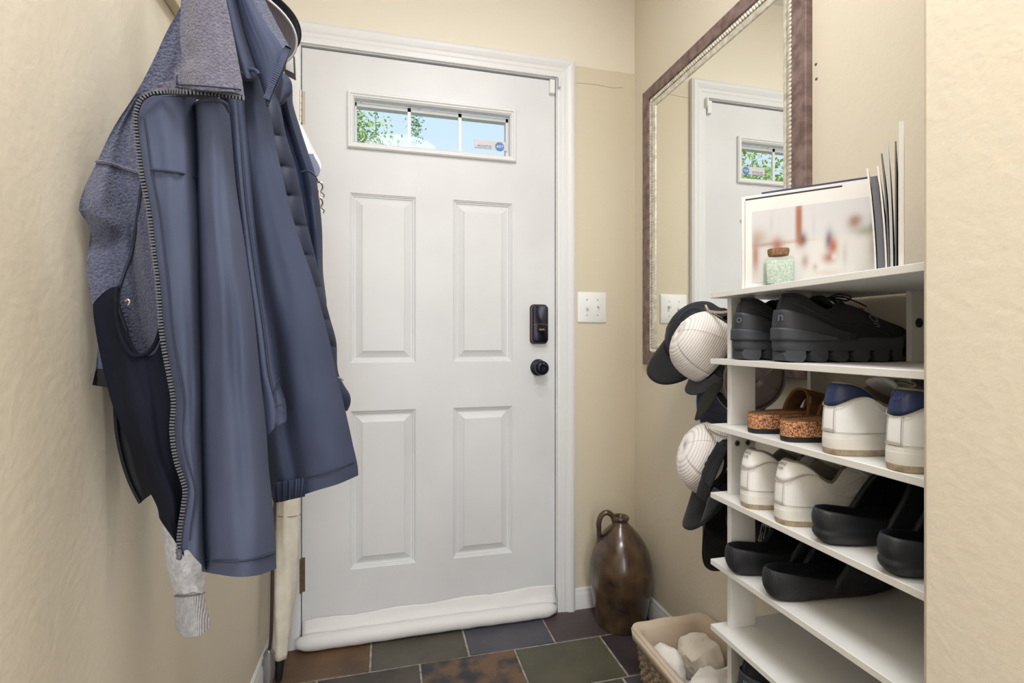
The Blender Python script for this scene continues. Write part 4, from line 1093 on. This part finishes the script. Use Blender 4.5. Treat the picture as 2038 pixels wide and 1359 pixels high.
SOFT = mat('slate_softshell', '#50576F', .85, c2='#4A5169', nscale=5, bump=.12, bscale=700, bdist=.0006, spec=.25)
SOFT2 = mat('navy_softshell', '#454C64', .80, c2='#3F465D', nscale=5, bump=.12, bscale=700, bdist=.0006, spec=.25)
FLEECE = mat('grey_blue_fleece', '#62667E', .95, c2='#4A4E66', nscale=330, bump=1.0, bscale=330, bdist=.005, sheen=.2)
FLEECE2 = mat('grey_fleece', '#716F80', .95, c2='#5C5B6D', nscale=360, bump=.9, bscale=360, bdist=.004, sheen=.2)
LIN = mat('black_navy_lining', '#13151F', .9, c2='#191C29', nscale=8, spec=.15)
PUFF = mat('dark_navy_puffer', '#262D44', .55, spec=.35)
NVJ = mat('navy_jacket_cloth', '#2C3654', .6, c2='#273049', nscale=6)
BKJ = mat('black_jacket_cloth', '#14151B', .7)
ZIP = mat('grey_zip_teeth', '#63656E', .35, metal=.3)
THR = mat('dark_thread', '#2C3346', .8)
HEA = mat('heather_grey_jersey', '#DCDBE0', .95, c2='#C2C1C9', nscale=180, bump=.3, bscale=300, bdist=.001)
RIB = mat('heather_grey_rib', '#D2D1D8', .95, c2='#BAB9C2', nscale=160, bump=.5, bscale=140, bdist=.003, wave='X')

# the coat rail
t_ = thing('coat_rail', 'long wooden coat rail with metal hooks high on the left wall', 'coat rack', (XL, .95, 1.631))
obj('board', *box((XL, .46, 1.631), (XL + .018, 1.42, 1.72)), mat('rail_paint', '#CDBFA4', .5), t_, bevel=.003)
for y in (.56, .72, .88, 1.04, 1.20, 1.36):
    b = Vector((XL + .018, y, 1.69))
    obj('hook', *tube(smooth_path([b, b + Vector((.03, 0, -.03)), b + Vector((.055, 0, -.04)), b + Vector((.075, 0, -.025)), b + Vector((.08, 0, .0))], 5), .0045, 8), M['bronze'], t_)

# ---- 1: slate softshell jacket with fleece lining, hung open
J = thing('softshell_jacket', 'slate blue softshell jacket hanging open on the left wall showing its fleece lining', 'jacket', (XL + .02, .72, .74))
zipc = ci([(186, 300), (200, 281), (212, 276), (240, 271), (294, 276), (350, 284), (416, 297), (505, 308), (560, 315), (634, 321), (685, 327), (744, 338), (800, 347), (855, 344), (910, 351), (950, 364), (975, 370), (1005, 367), (1051, 360), (1106, 356), (1140, 372)])
foldc = ci([(186, 380), (220, 386), (400, 391), (600, 394), (900, 397), (1050, 399), (1140, 405)])
rightc = ci([(186, 450), (220, 456), (368, 470), (490, 488), (597, 503), (744, 518), (866, 531), (933, 535), (1007, 543), (1088, 549), (1150, 550)])
def d_panel(c, s): return .672 + .010 * c - .012 * gs(c, .45, .35) * (.4 + s) + .050 * (max(0, c - .72) / .28) ** 2
pillow('front_panel', SOFT, J, zipc, lambda v: foldc(v) + 8, lambda c: 190 + 4 * c, ci([(0, 1106), (.3, 1094), (.6, 1112), (1, 1139)]), d_panel, .035, 26, 90, seed=2.0, wr=.006, wf=(2, 3))
def d_side(c, s): return .670 + .046 * abs(2 * c - .95) ** 2.6 + .03 * max(0, 1 - c * 8) + .010 * gs(c, .62, .10) * math.sin(math.pi * min(1, s * .9)) ** 2 + .006 * gs(c, .28, .12) * s
body = pillow('side_panel', SOFT, J, lambda v: foldc(v) - 3, rightc, ci([(0, 205), (.5, 196), (1, 205)]), ci([(0, 1137), (.25, 1144), (.5, 1148), (.8, 1143), (1, 1131)]), d_side, .075, 40, 90, seed=5.0, wr=.008, wf=(2.2, 2.6))
hemp = [(402, 1112), (430, 1117), (470, 1117), (515, 1110), (547, 1099)]
obj('hem_seam', *tube(uvline(hemp, SURF['side_panel/' + J.name]), .0013, 6), THR, body)
cst = [(300, 338), (330, 340), (360, 345), (391, 354)]
obj('chest_seam', *tube(uvline(cst, SURF['front_panel/' + J.name]), .0018, 6), THR, J)
slv = [(388, 208), (405, 200), (428, 198), (447, 205), (455, 222)]
obj('sleeve_seam', *tube(uvline(slv, SURF['side_panel/' + J.name]), .0024, 6), SOFT, J)
# stitching beside the zip
sp = [(zipc(v) + 20 - 4 * (v < 240), v) for v in range(235, 1080, 30)]
obj('zip_stitching', *tube(uvline(sp, SURF['front_panel/' + J.name], 3), .0009, 5), THR, J)
# narrow front facing strip with its folded cuff
stripR = ci([(150, 482), (200, 486), (330, 497), (450, 508), (560, 522), (671, 540), (752, 552), (803, 569), (850, 570)])
st = pillow('placket', SOFT, J, lambda v: rightc(v) - 14, stripR, const(150), ci([(0, 872), (.3, 868), (.55, 852), (1, 838)]), lambda c, s: .735 + .006 * math.sin(c * 9), .012, 14, 60, seed=8.0)
obj('placket_seam', *tube(uvline([(rightc(v) * .45 + stripR(v) * .55, v) for v in range(200, 830, 40)], .734), .0018, 6), THR, st)
obj('cuff_seam', *tube(uvline([(538, 806), (552, 760), (556, 752)], .733), .001, 6), THR, st)
obj('cuff_seam', *tube(uvline([(540, 812), (556, 806), (570, 809)], .733), .001, 6), THR, st)
# fleece lining (inside of the back and of the far front)
linL = ci([(-60, 400), (0, 366), (22, 355), (66, 330), (114, 308), (184, 271), (257, 224), (320, 194), (379, 166), (416, 157), (440, 172), (460, 180), (523, 172), (608, 184), (720, 212)])
def d_lin(c, s): return .728 + .014 * math.sin(c * 3) - .030 * gs(c, .25, .22) * gs(s, .60, .10) + .016 * gs(s, .69, .03) * gs(c, .15, .3) - .012 * gs(c, .3, .25) * gs(s, .82, .1) + .012 * gs(c, .62, .06) * min(1, max(0, (s - .55) * 5))
fl = pillow('fleece_lining', FLEECE, J, linL, lambda v: min(zipc(max(186, v)) + 16, 470) if v > 186 else 470 - (186 - v) * .2, const(-60), const(722), d_lin, .02, 46, 90, seed=11.0, wr=.006)
obj('yoke_seam', *tube(uvline([(193, 322), (215, 324), (245, 334), (283, 345)], SURF['fleece_lining/' + J.name]), .0026, 6), FLEECE2, fl)
obj('inner_seam', *tube(uvline([(283, 352), (277, 400), (270, 450), (262, 500), (248, 540), (236, 574)], SURF['fleece_lining/' + J.name]), .0016, 6), THR, fl)
# black pocket bag / lower lining
bagL = ci([(570, 204), (608, 185), (656, 190), (700, 198), (745, 208), (800, 222), (870, 250), (950, 282), (1010, 313), (1040, 319), (1080, 340), (1112, 352)])
def d_bag(c, s): return .708 - .020 * math.sin(math.pi * c) * (.4 + .6 * s) + .010 * math.sin(c * 5 + s * 4) * s
bag = pillow('pocket_lining', LIN, J, bagL, lambda v: zipc(v) + 10, ci([(0, 604), (.08, 580), (.2, 571), (.32, 575), (.42, 640), (.52, 694), (.64, 708), (.78, 702), (.92, 668), (1, 645)]), ci([(0, 1030), (.3, 1075), (.7, 1098), (1, 1108)]), d_bag, .02, 46, 80, seed=14.0, wr=.006)
rimp = [(229, 600), (233, 640), (243, 676), (257, 700), (272, 708), (293, 703), (308, 686), (318, 660), (323, 640)]
obj('pocket_rim', *tube(uvline(rimp, lambda u, v: SURF['pocket_lining/' + J.name](u, v + 8)), .0026, 8), LIN, bag)
obj('inner_loop', *tube(uvline([(236, 572), (232, 590), (236, 610), (246, 640), (254, 660)], .703), .004, 8, flat=.4), BKJ, bag)
obj('drain_eyelet', *tube(uvline([(249, 600), (254, 596), (258, 600), (255, 607)], .698), .0012, 6), M['nickel'], bag)
# zipper
zp = [(486, 197), (460, 193), (430, 189), (407, 187), (370, 185), (334, 184), (310, 185), (297, 189), (284, 198), (276, 212)] + [(zipc(v), v) for v in (240, 294, 350, 416, 505, 560, 634, 685, 744, 800, 855, 910, 950, 975, 1005, 1051, 1102)]
zP = [PY(u, v, .650 if i < 5 else .660) for i, (u, v) in enumerate(zp)]
zS = smooth_path(zP, 60)
obj('zip_tape', *tube(zS[::6], .0030, 6, flat=.5), LIN, J)
tm = MB(); acc = 0.0; last = zS[0]; nxt = 0.0
for i in range(1, len(zS)):
    seg = (zS[i] - zS[i-1]); acc += seg.length
    if acc >= nxt:
        nxt += .0037; tdir = seg.normalized(); side = tdir.cross(Vector((0, -1, 0))).normalized(); nn = side.cross(tdir)
        c_ = zS[i] - Vector((0, .0022, 0)); v = []
        for a_, b_, d_ in ((-1, -1, -1), (1, -1, -1), (1, 1, -1), (-1, 1, -1), (-1, -1, 1), (1, -1, 1), (1, 1, 1), (-1, 1, 1)):
            v.append(c_ + tdir * a_ * .0010 + side * b_ * .0026 + nn * d_ * .0010)
        tm.add(v, box((0, 0, 0), (1, 1, 1))[1])
tm.build('zip_teeth', ZIP, J, kind='stuff')
obj('zip_pull', *tube(uvline([(356, 1096), (357, 1108), (355, 1112)], .656), .003, 8), ZIP, J)
# turned-over fleece collar
colL = ci([(-60, 362), (0, 360), (74, 358), (110, 362), (143, 347), (178, 350), (195, 352)])
colR = ci([(-60, 438), (0, 450), (62, 463), (136, 477), (188, 486), (200, 487)])
def d_col(c, s): return .655 - .012 * math.sin(math.pi * c) + .01 * gs(c, .1, .15) - .006 * s
co = pillow('collar', FLEECE2, J, colL, colR, const(-60), ci([(0, 172), (.2, 176), (.6, 181), (.85, 183), (1, 191)]), d_col, .016, 30, 50, seed=17.0, wr=.005)
pillow('collar_facing', FLEECE2, J, ci([(140, 345), (186, 300)]), ci([(140, 478), (190, 486)]), ci([(0, 165), (.3, 150), (1, 150)]), const(186), lambda c, s: .672, .008, 20, 12, seed=19.0, wr=.002)
obj('collar_seam', *tube(uvline([(352, 150), (352, 164), (356, 168), (390, 170), (430, 173), (480, 178)], SURF['collar/' + J.name]), .0009, 6), THR, co)
obj('hang_loop', *tube(smooth_path([PY(410, -55, .66), Vector((-.26, .70, 1.62)), Vector((-.275, .72, 1.668)), Vector((-.285, .72, 1.66)), PY(400, -58, .675)], 6), .003, 6), SOFT, J)

# ---- 2: navy softshell jacket behind it
J2 = thing('softshell_jacket', 'darker navy softshell jacket with a gathered hem hanging behind the open slate one', 'jacket', (XL + .04, .86, .84))
j2L = ci([(140, 455), (300, 465), (450, 474), (560, 488), (671, 502), (760, 510), (870, 515), (930, 526), (1000, 544)])
j2R = ci([(140, 514), (206, 533), (331, 558), (423, 580), (500, 604), (557, 624), (671, 654), (755, 673), (884, 702), (943, 713), (960, 712)])
hem2 = ci([(0, 1000), (.12, 998), (.27, 990), (.55, 975), (.8, 962), (1, 946)])
def d_j2(c, s): return .800 + .055 * abs(2 * c - 1.15) ** 2.2 * (.5 + .5 * s) + .020 * gs(c, .30, .09) * min(1, max(0, (s - .35) * 2.2)) - .012 * gs(c, .06, .06) * (s > .6) * 0
b2 = pillow('body', SOFT2, J2, j2L, j2R, const(142), hem2, d_j2, .085, 44, 90, seed=23.0, wr=.010, wf=(2.0, 2.4))
pts = [(610, 950), (640, 943), (670, 933), (705, 919)]
obj('hem_seam', *tube(uvline(pts, SURF['body/' + J2.name]), .0012, 6), THR, b2)
pillow('elastic_hem', SOFT2, b2, ci([(955, 543), (1000, 547)]), ci([(940, 612), (995, 606)]), ci([(0, 962), (1, 950)]), ci([(0, 1001), (1, 988)]), lambda c, s: .832 - .018 * c + .005 * math.sin(c * 34) - .006 * math.sin(math.pi * s), .012, 48, 10, seed=24.0, wr=.001)
sl = pillow('sleeve', SOFT2, J2, ci([(-60, 425), (0, 436), (62, 448), (140, 463), (160, 468)]), ci([(-60, 456), (0, 470), (74, 490), (146, 514), (160, 518)]), const(-60), const(156), lambda c, s: .752 + .04 * abs(2 * c - 1) ** 2, .04, 20, 30, seed=26.0, wr=.003)
obj('sleeve_cuff', *tube(uvline([(483, 148), (490, 140), (500, 138), (509, 141), (515, 148)], .756), .0030, 8), SOFT2, sl)
cl = pillow('collar', SOFT2, J2, ci([(-60, 452), (0, 470), (74, 490), (147, 514), (206, 532)]), ci([(-60, 480), (0, 503), (45, 528), (95, 562), (130, 568), (165, 552), (206, 534)]), const(-60), ci([(0, 205), (.5, 204), (1, 204)]), lambda c, s: .775 - .012 * math.sin(math.pi * c), .012, 26, 40, seed=28.0, wr=.003)
pillow('collar_lining', FLEECE, J2, ci([(-60, 478), (0, 502), (45, 526), (95, 558)]), ci([(-60, 510), (0, 528), (45, 550), (95, 577)]), const(-60), const(96), lambda c, s: .782 + .02 * c, .012, 12, 30, seed=29.0, wr=.002)
pillow('collar_zip_band', NVJ, J2, ci([(92, 566), (120, 556), (160, 540), (200, 528), (212, 532)]), ci([(92, 577), (110, 574), (150, 560), (190, 542), (212, 534)]), const(92), const(210), lambda c, s: .764, .008, 8, 30, seed=30.0, wr=.001)
zz = uvline([(574, 94), (566, 112), (555, 140), (540, 172), (530, 198)], .760, 16); zb = MB()
for i in range(0, len(zz) - 1, 2):
    td = (zz[i+1] - zz[i]).normalized(); sd_ = td.cross(Vector((0, -1, 0))).normalized(); c_ = zz[i]; v = [c_ + td * a_ * .0012 + sd_ * b_ * .004 + Vector((0, d_ * .0012, 0)) for a_, b_, d_ in ((-1, -1, -1), (1, -1, -1), (1, 1, -1), (-1, 1, -1), (-1, -1, 1), (1, -1, 1), (1, 1, 1), (-1, 1, 1))]
    zb.add(v, box((0, 0, 0), (1, 1, 1))[1])
zb.build('zip_teeth', SOFT, J2, kind='stuff')
obj('hang_loop', *tube(smooth_path([PY(480, -55, .785), Vector((-.27, .86, 1.63)), Vector((-.275, .88, 1.668)), Vector((-.285, .88, 1.655)), PY(470, -58, .79)], 6), .003, 6), SOFT2, J2)

# ---- 3: quilted puffer
J3 = thing('puffer_jacket', 'dark navy quilted puffer jacket squeezed between the other jackets on the left wall', 'jacket', (XL + .05, .98, .95))
pfL = ci([(180, 500), (206, 520), (331, 545), (423, 565), (500, 585), (671, 635), (800, 668), (830, 672)])
pfR = ci([(180, 545), (206, 556), (272, 570), (331, 588), (390, 600), (449, 612), (505, 626), (564, 639), (630, 656), (678, 669), (744, 674), (765, 684), (788, 697), (805, 697), (820, 690)])
seams = [190, 262, 325, 382, 442, 501, 563, 628, 682, 745]
def d_puf(c, s):
    v = 180 + 640 * s - 10 * c; k = 0
    for i in range(len(seams) - 1):
        if seams[i] <= v <= seams[i+1]: k = math.sin(math.pi * (v - seams[i]) / (seams[i+1] - seams[i])) ** .5
    return .962 - .010 * k + .03 * abs(2 * c - 1) ** 3
pf = pillow('quilted_body', PUFF, J3, lambda v: pfL(v) - 50, pfR, const(180), ci([(0, 800), (.6, 815), (1, 818)]), d_puf, .07, 30, 220, seed=33.0, wr=.002)
obj('cuff_band', *tube(uvline([(668, 752), (676, 752), (684, 757)], .944), .0016, 6), mat('grey_cuff_band', '#8D93A5', .6), pf)
obj('hang_loop', *tube(smooth_path([PY(530, 184, .975), Vector((-.27, 1.02, 1.63)), Vector((-.275, 1.04, 1.668)), Vector((-.285, 1.04, 1.655)), PY(525, 184, .98)], 6), .003, 6), PUFF, J3)

# ---- 4: plain navy jacket next to the door
J4 = thing('navy_jacket', 'plain navy jacket hanging last on the rail next to the front door', 'jacket', (XL + .06, 1.06, 1.0))
n4L = ci([(150, 540), (300, 560), (450, 600), (600, 640)])
n4R = ci([(150, 560), (166, 578), (206, 583), (254, 597), (300, 612), (349, 628), (386, 634), (456, 641), (500, 642), (542, 643), (600, 650)])
pillow('body', NVJ, J4, lambda v: n4L(v) - 55, n4R, const(150), const(640), lambda c, s: 1.06 + .03 * abs(2 * c - 1) ** 2 - .015 * gs(c, .88, .08) + .012 * gs(c, .74, .05), .07, 24, 60, seed=36.0, wr=.006)
cb = pillow('collar', NVJ, J4, ci([(146, 552), (180, 545), (206, 553)]), ci([(146, 568), (160, 579), (178, 582), (195, 572), (206, 556)]), const(146), const(206), lambda c, s: 1.025 - .012 * math.sin(math.pi * c), .02, 14, 14, seed=37.0, wr=.001)
obj('sleeve_seam', *tube(uvline([(600, 342), (612, 340), (622, 345), (629, 352)], 1.042), .0022, 6), NVJ, J4)
obj('hang_loop', *tube(smooth_path([PY(560, 150, 1.06), Vector((-.27, 1.18, 1.62)), Vector((-.275, 1.20, 1.668)), Vector((-.285, 1.20, 1.655)), PY(555, 150, 1.065)], 6), .003, 6), NVJ, J4)

# ---- white tote and its metal clips behind the navy jacket
TT = thing('tote_bag', 'white bag with metal strap clips peeking out behind the navy jacket beside the door', 'bag', (XL + .1, 1.2, 1.2))
bagw = mat('white_canvas', '#ECECEF', .7)
pillow('pouch', bagw, TT, ci([(240, 560), (340, 570)]), ci([(240, 596), (258, 605), (300, 626), (330, 639), (345, 637)]), const(240), ci([(0, 345), (1, 336)]), lambda c, s: 1.17, .05, 14, 20, seed=40.0, wr=.002)
pillow('base_panel', mat('grey_canvas', '#7E86A0', .7), TT, ci([(300, 570), (352, 590)]), ci([(308, 624), (338, 637), (352, 632)]), const(306), const(350), lambda c, s: 1.160, .02, 12, 12, seed=41.0, wr=.001)
for (u, v) in ((634, 372), (634, 403)):
    c_ = PY(u, v, 1.12); P = [c_ + Vector((.009 * math.cos(a_), 0, .011 * math.sin(a_))) for a_ in [2 * math.pi * k / 14 for k in range(14)]]
    obj('clip', *tube(P, .0024, 6, closed=True), M['chrome'], TT)
    obj('clip_gate', *tube([c_ + Vector((.004, 0, -.008)), c_ + Vector((.012, 0, -.016)), c_ + Vector((.010, 0, -.022))], .002, 6), M['chrome'], TT)
obj('strap', *tube(uvline([(590, 300), (610, 335), (628, 352), (633, 364)], 1.135), .004, 6, flat=.4), BKJ, TT)
obj('clip_bar', *tube(uvline([(635, 380), (634, 400), (636, 416)], 1.12), .003, 8), M['chrome'], TT)
obj('strap_to_hook', *tube(smooth_path([PY(575, 245, 1.19), Vector((-.27, 1.34, 1.62)), Vector((-.28, 1.36, 1.668))], 6), .004, 6, flat=.4), BKJ, TT)

# ---- two caps on the last hooks, seen by their brims, and a framed tag below them
GC = 'caps on the coat rail'
BRG = mat('mauve_grey_brim', '#6F6A74', .8); BRD = mat('dark_grey_brim', '#3E3F4C', .8)
cap('grey brimmed cap on the coat rail, nearer the jackets', GC, BRD, BRD, BRG, BRG, PY(472, 34, 1.13), cdir(.62, -.12, -.30), cdir(.28, .78, .55), piping=CWH, H=.06, ax=.07, brim_len=.06)
cap('dark brimmed cap on the coat rail behind the grey brimmed one', GC, CNV, CNV, BRD, BRD, PY(486, 26, 1.22), cdir(.64, -.12, -.28), cdir(.28, .78, .55), piping=CB, H=.06, ax=.07, brim_len=.06)
TG = thing('framed_tag', 'small white tag in a dark frame hanging below the caps on the coat rail', 'tag', tuple(PY(578, 152, 1.24)))
a_ = [PY(566, 108, 1.24), PY(566, 146, 1.24), PY(588, 157, 1.24), PY(586, 112, 1.24)]
def slab4(q, th): n_ = Vector((0, th, 0)); return [*q, *[p + n_ for p in q]], [[0, 1, 2, 3], [7, 6, 5, 4], [0, 4, 5, 1], [1, 5, 6, 2], [2, 6, 7, 3], [3, 7, 4, 0]]
obj('frame', *slab4(a_, .008), mat('dark_tag_frame', '#4A4650', .5), TG)
cen = sum(a_, Vector()) / 4
obj('card', *slab4([cen.lerp(p, .72) + Vector((0, -.0012, .004)) for p in a_], .001), paper, TG)
obj('cord', *tube(smooth_path([PY(575, 108, 1.244), PY(568, 60, 1.25), Vector((-.26, 1.36, 1.655))], 6), .0015, 6), BKJ, TG)

# ---- low garments behind the open jacket
B5 = thing('black_jacket', 'black jacket with a zipped edge showing low behind the slate jacket lining', 'jacket', (XL + .02, .80, .70))
pillow('body', BKJ, B5, ci([(700, 226), (770, 224), (803, 227), (860, 232), (915, 243), (955, 256), (985, 270), (1003, 279)]), ci([(700, 300), (950, 330), (1003, 340)]), const(690), ci([(0, 1002), (.25, 992), (.6, 980), (1, 970)]), lambda c, s: .800 + .006 * math.sin(c * 6), .02, 20, 40, seed=44.0)
obj('zip_edge', *tube(uvline([(228, 800), (232, 860), (243, 915), (256, 955), (270, 985), (279, 1001)], .796), .0020, 6), BKJ, B5)
pillow('sleeve', mat('slate_sleeve_cloth', '#596079', .8), B5, ci([(640, 200), (735, 191)]), const(222), const(640), const(738), lambda c, s: .752, .008, 12, 20, seed=45.0, wr=.001)
pillow('sleeve_cuff', BKJ, B5, ci([(734, 191), (768, 183)]), ci([(734, 214), (772, 222)]), const(734), ci([(0, 766), (1, 772)]), lambda c, s: .750, .010, 12, 12, seed=46.0, wr=.001)
H6 = thing('hoodie', 'heather grey hoodie whose ribbed sleeve cuff hangs lowest below the coats', 'hoodie', (XL + .03, .86, .52))
hL = ci([(980, 322), (1055, 324), (1124, 331), (1150, 338), (1183, 348), (1190, 349)]); hR = ci([(980, 410), (1100, 412), (1139, 411), (1160, 408), (1186, 407)])
hs = pillow('sleeve', HEA, H6, hL, hR, const(900), ci([(0, 1187), (1, 1180)]), lambda c, s: .850 - .022 * math.sin(math.pi * c) + .006 * math.sin(s * 26 + c * 3) * gs(s, .9, .2), .045, 30, 60, seed=48.0, wr=.006, wf=(2, 5))
pillow('cuff', RIB, H6, ci([(1180, 348), (1210, 349), (1245, 350), (1262, 356)]), ci([(1178, 406), (1209, 412), (1240, 418), (1255, 417)]), ci([(0, 1186), (1, 1179)]), ci([(0, 1258), (.15, 1266), (.5, 1267), (.8, 1260), (1, 1249)]), lambda c, s: .848 - .020 * math.sin(math.pi * c), .040, 26, 20, seed=49.0, wr=.001)
obj('cuff_seam', *tube(uvline([(348, 1186), (375, 1186), (407, 1179)], lambda u, v: .846 - .020 * math.sin(math.pi * (u - 348) / 60)), .0014, 6), mat('grey_seam', '#7C7B85', .9), hs)
pillow('hood_and_body', HEA, H6, ci([(-40, 420), (900, 330)]), ci([(-40, 470), (900, 408)]), const(-40), const(930), lambda c, s: .87, .05, 16, 40, seed=50.0)

# ------------------------------------------------------------------ outside: trees beyond the door light
LEAF = mat('leaf_green', '#86A850', .6, c2='#C2D488', nscale=3); BARK = mat('bark', '#6A5A48', .9)
LEAF2 = mat('leaf_green_deep', '#6F9A55', .6, c2='#AFCB86', nscale=3)
def tree(label, x, y, zc, rx, rz, n, seed, lm, size=.14):
    r = random.Random(seed); t = thing('garden_tree', label, 'tree', (x, y, -.3))
    obj('trunk', *tube([(x, y, -.3), (x + .1, y, zc - rz * .4), (x, y, zc + rz * .3)], [.16, .11, .04], 8), BARK, t)
    m_ = MB(); pr = []
    cl_ = [(r.gauss(0, .45), r.gauss(0, .45), r.gauss(0, .42)) for _ in range(34)]
    for i in range(n):
        c_ = cl_[i % len(cl_)]
        p = Vector((x + rx * (c_[0] + r.gauss(0, .13)), y + rx * (c_[1] + r.gauss(0, .13)), zc + rz * (c_[2] + r.gauss(0, .13))))
        d_ = Vector((r.gauss(0, 1), r.gauss(0, 1), r.gauss(0, .7))).normalized(); e_ = d_.cross(Vector((r.gauss(0, 1), r.gauss(0, 1), r.gauss(0, 1)))).normalized()
        s_ = size * r.uniform(.6, 1.2); up_ = d_.cross(e_)
        m_.v += [p - d_ * s_, p + e_ * s_ * .45 + up_ * s_ * .12, p + d_ * s_, p - e_ * s_ * .45 + up_ * s_ * .12]; k = len(m_.v); m_.f.append([k-4, k-3, k-2, k-1])
    m_.build('foliage', lm, t, kind='stuff', sharp=0)
tree('bright green leafy tree filling the corner of the door window', -2.75, 9.0, 4.6, 2.5, 2.2, 60000, 3, LEAF, .042)
tree('small green treetop at the bottom of the door window', .50, 11.0, 3.75, .6, 1.5, 9000, 8, LEAF2, .035)
structure('ground_outside', *box((-30, 1.95, -.45), (30, 60, -.30)), mat('lawn', '#6E8A4A', .9, c2='#5C7640', nscale=2))
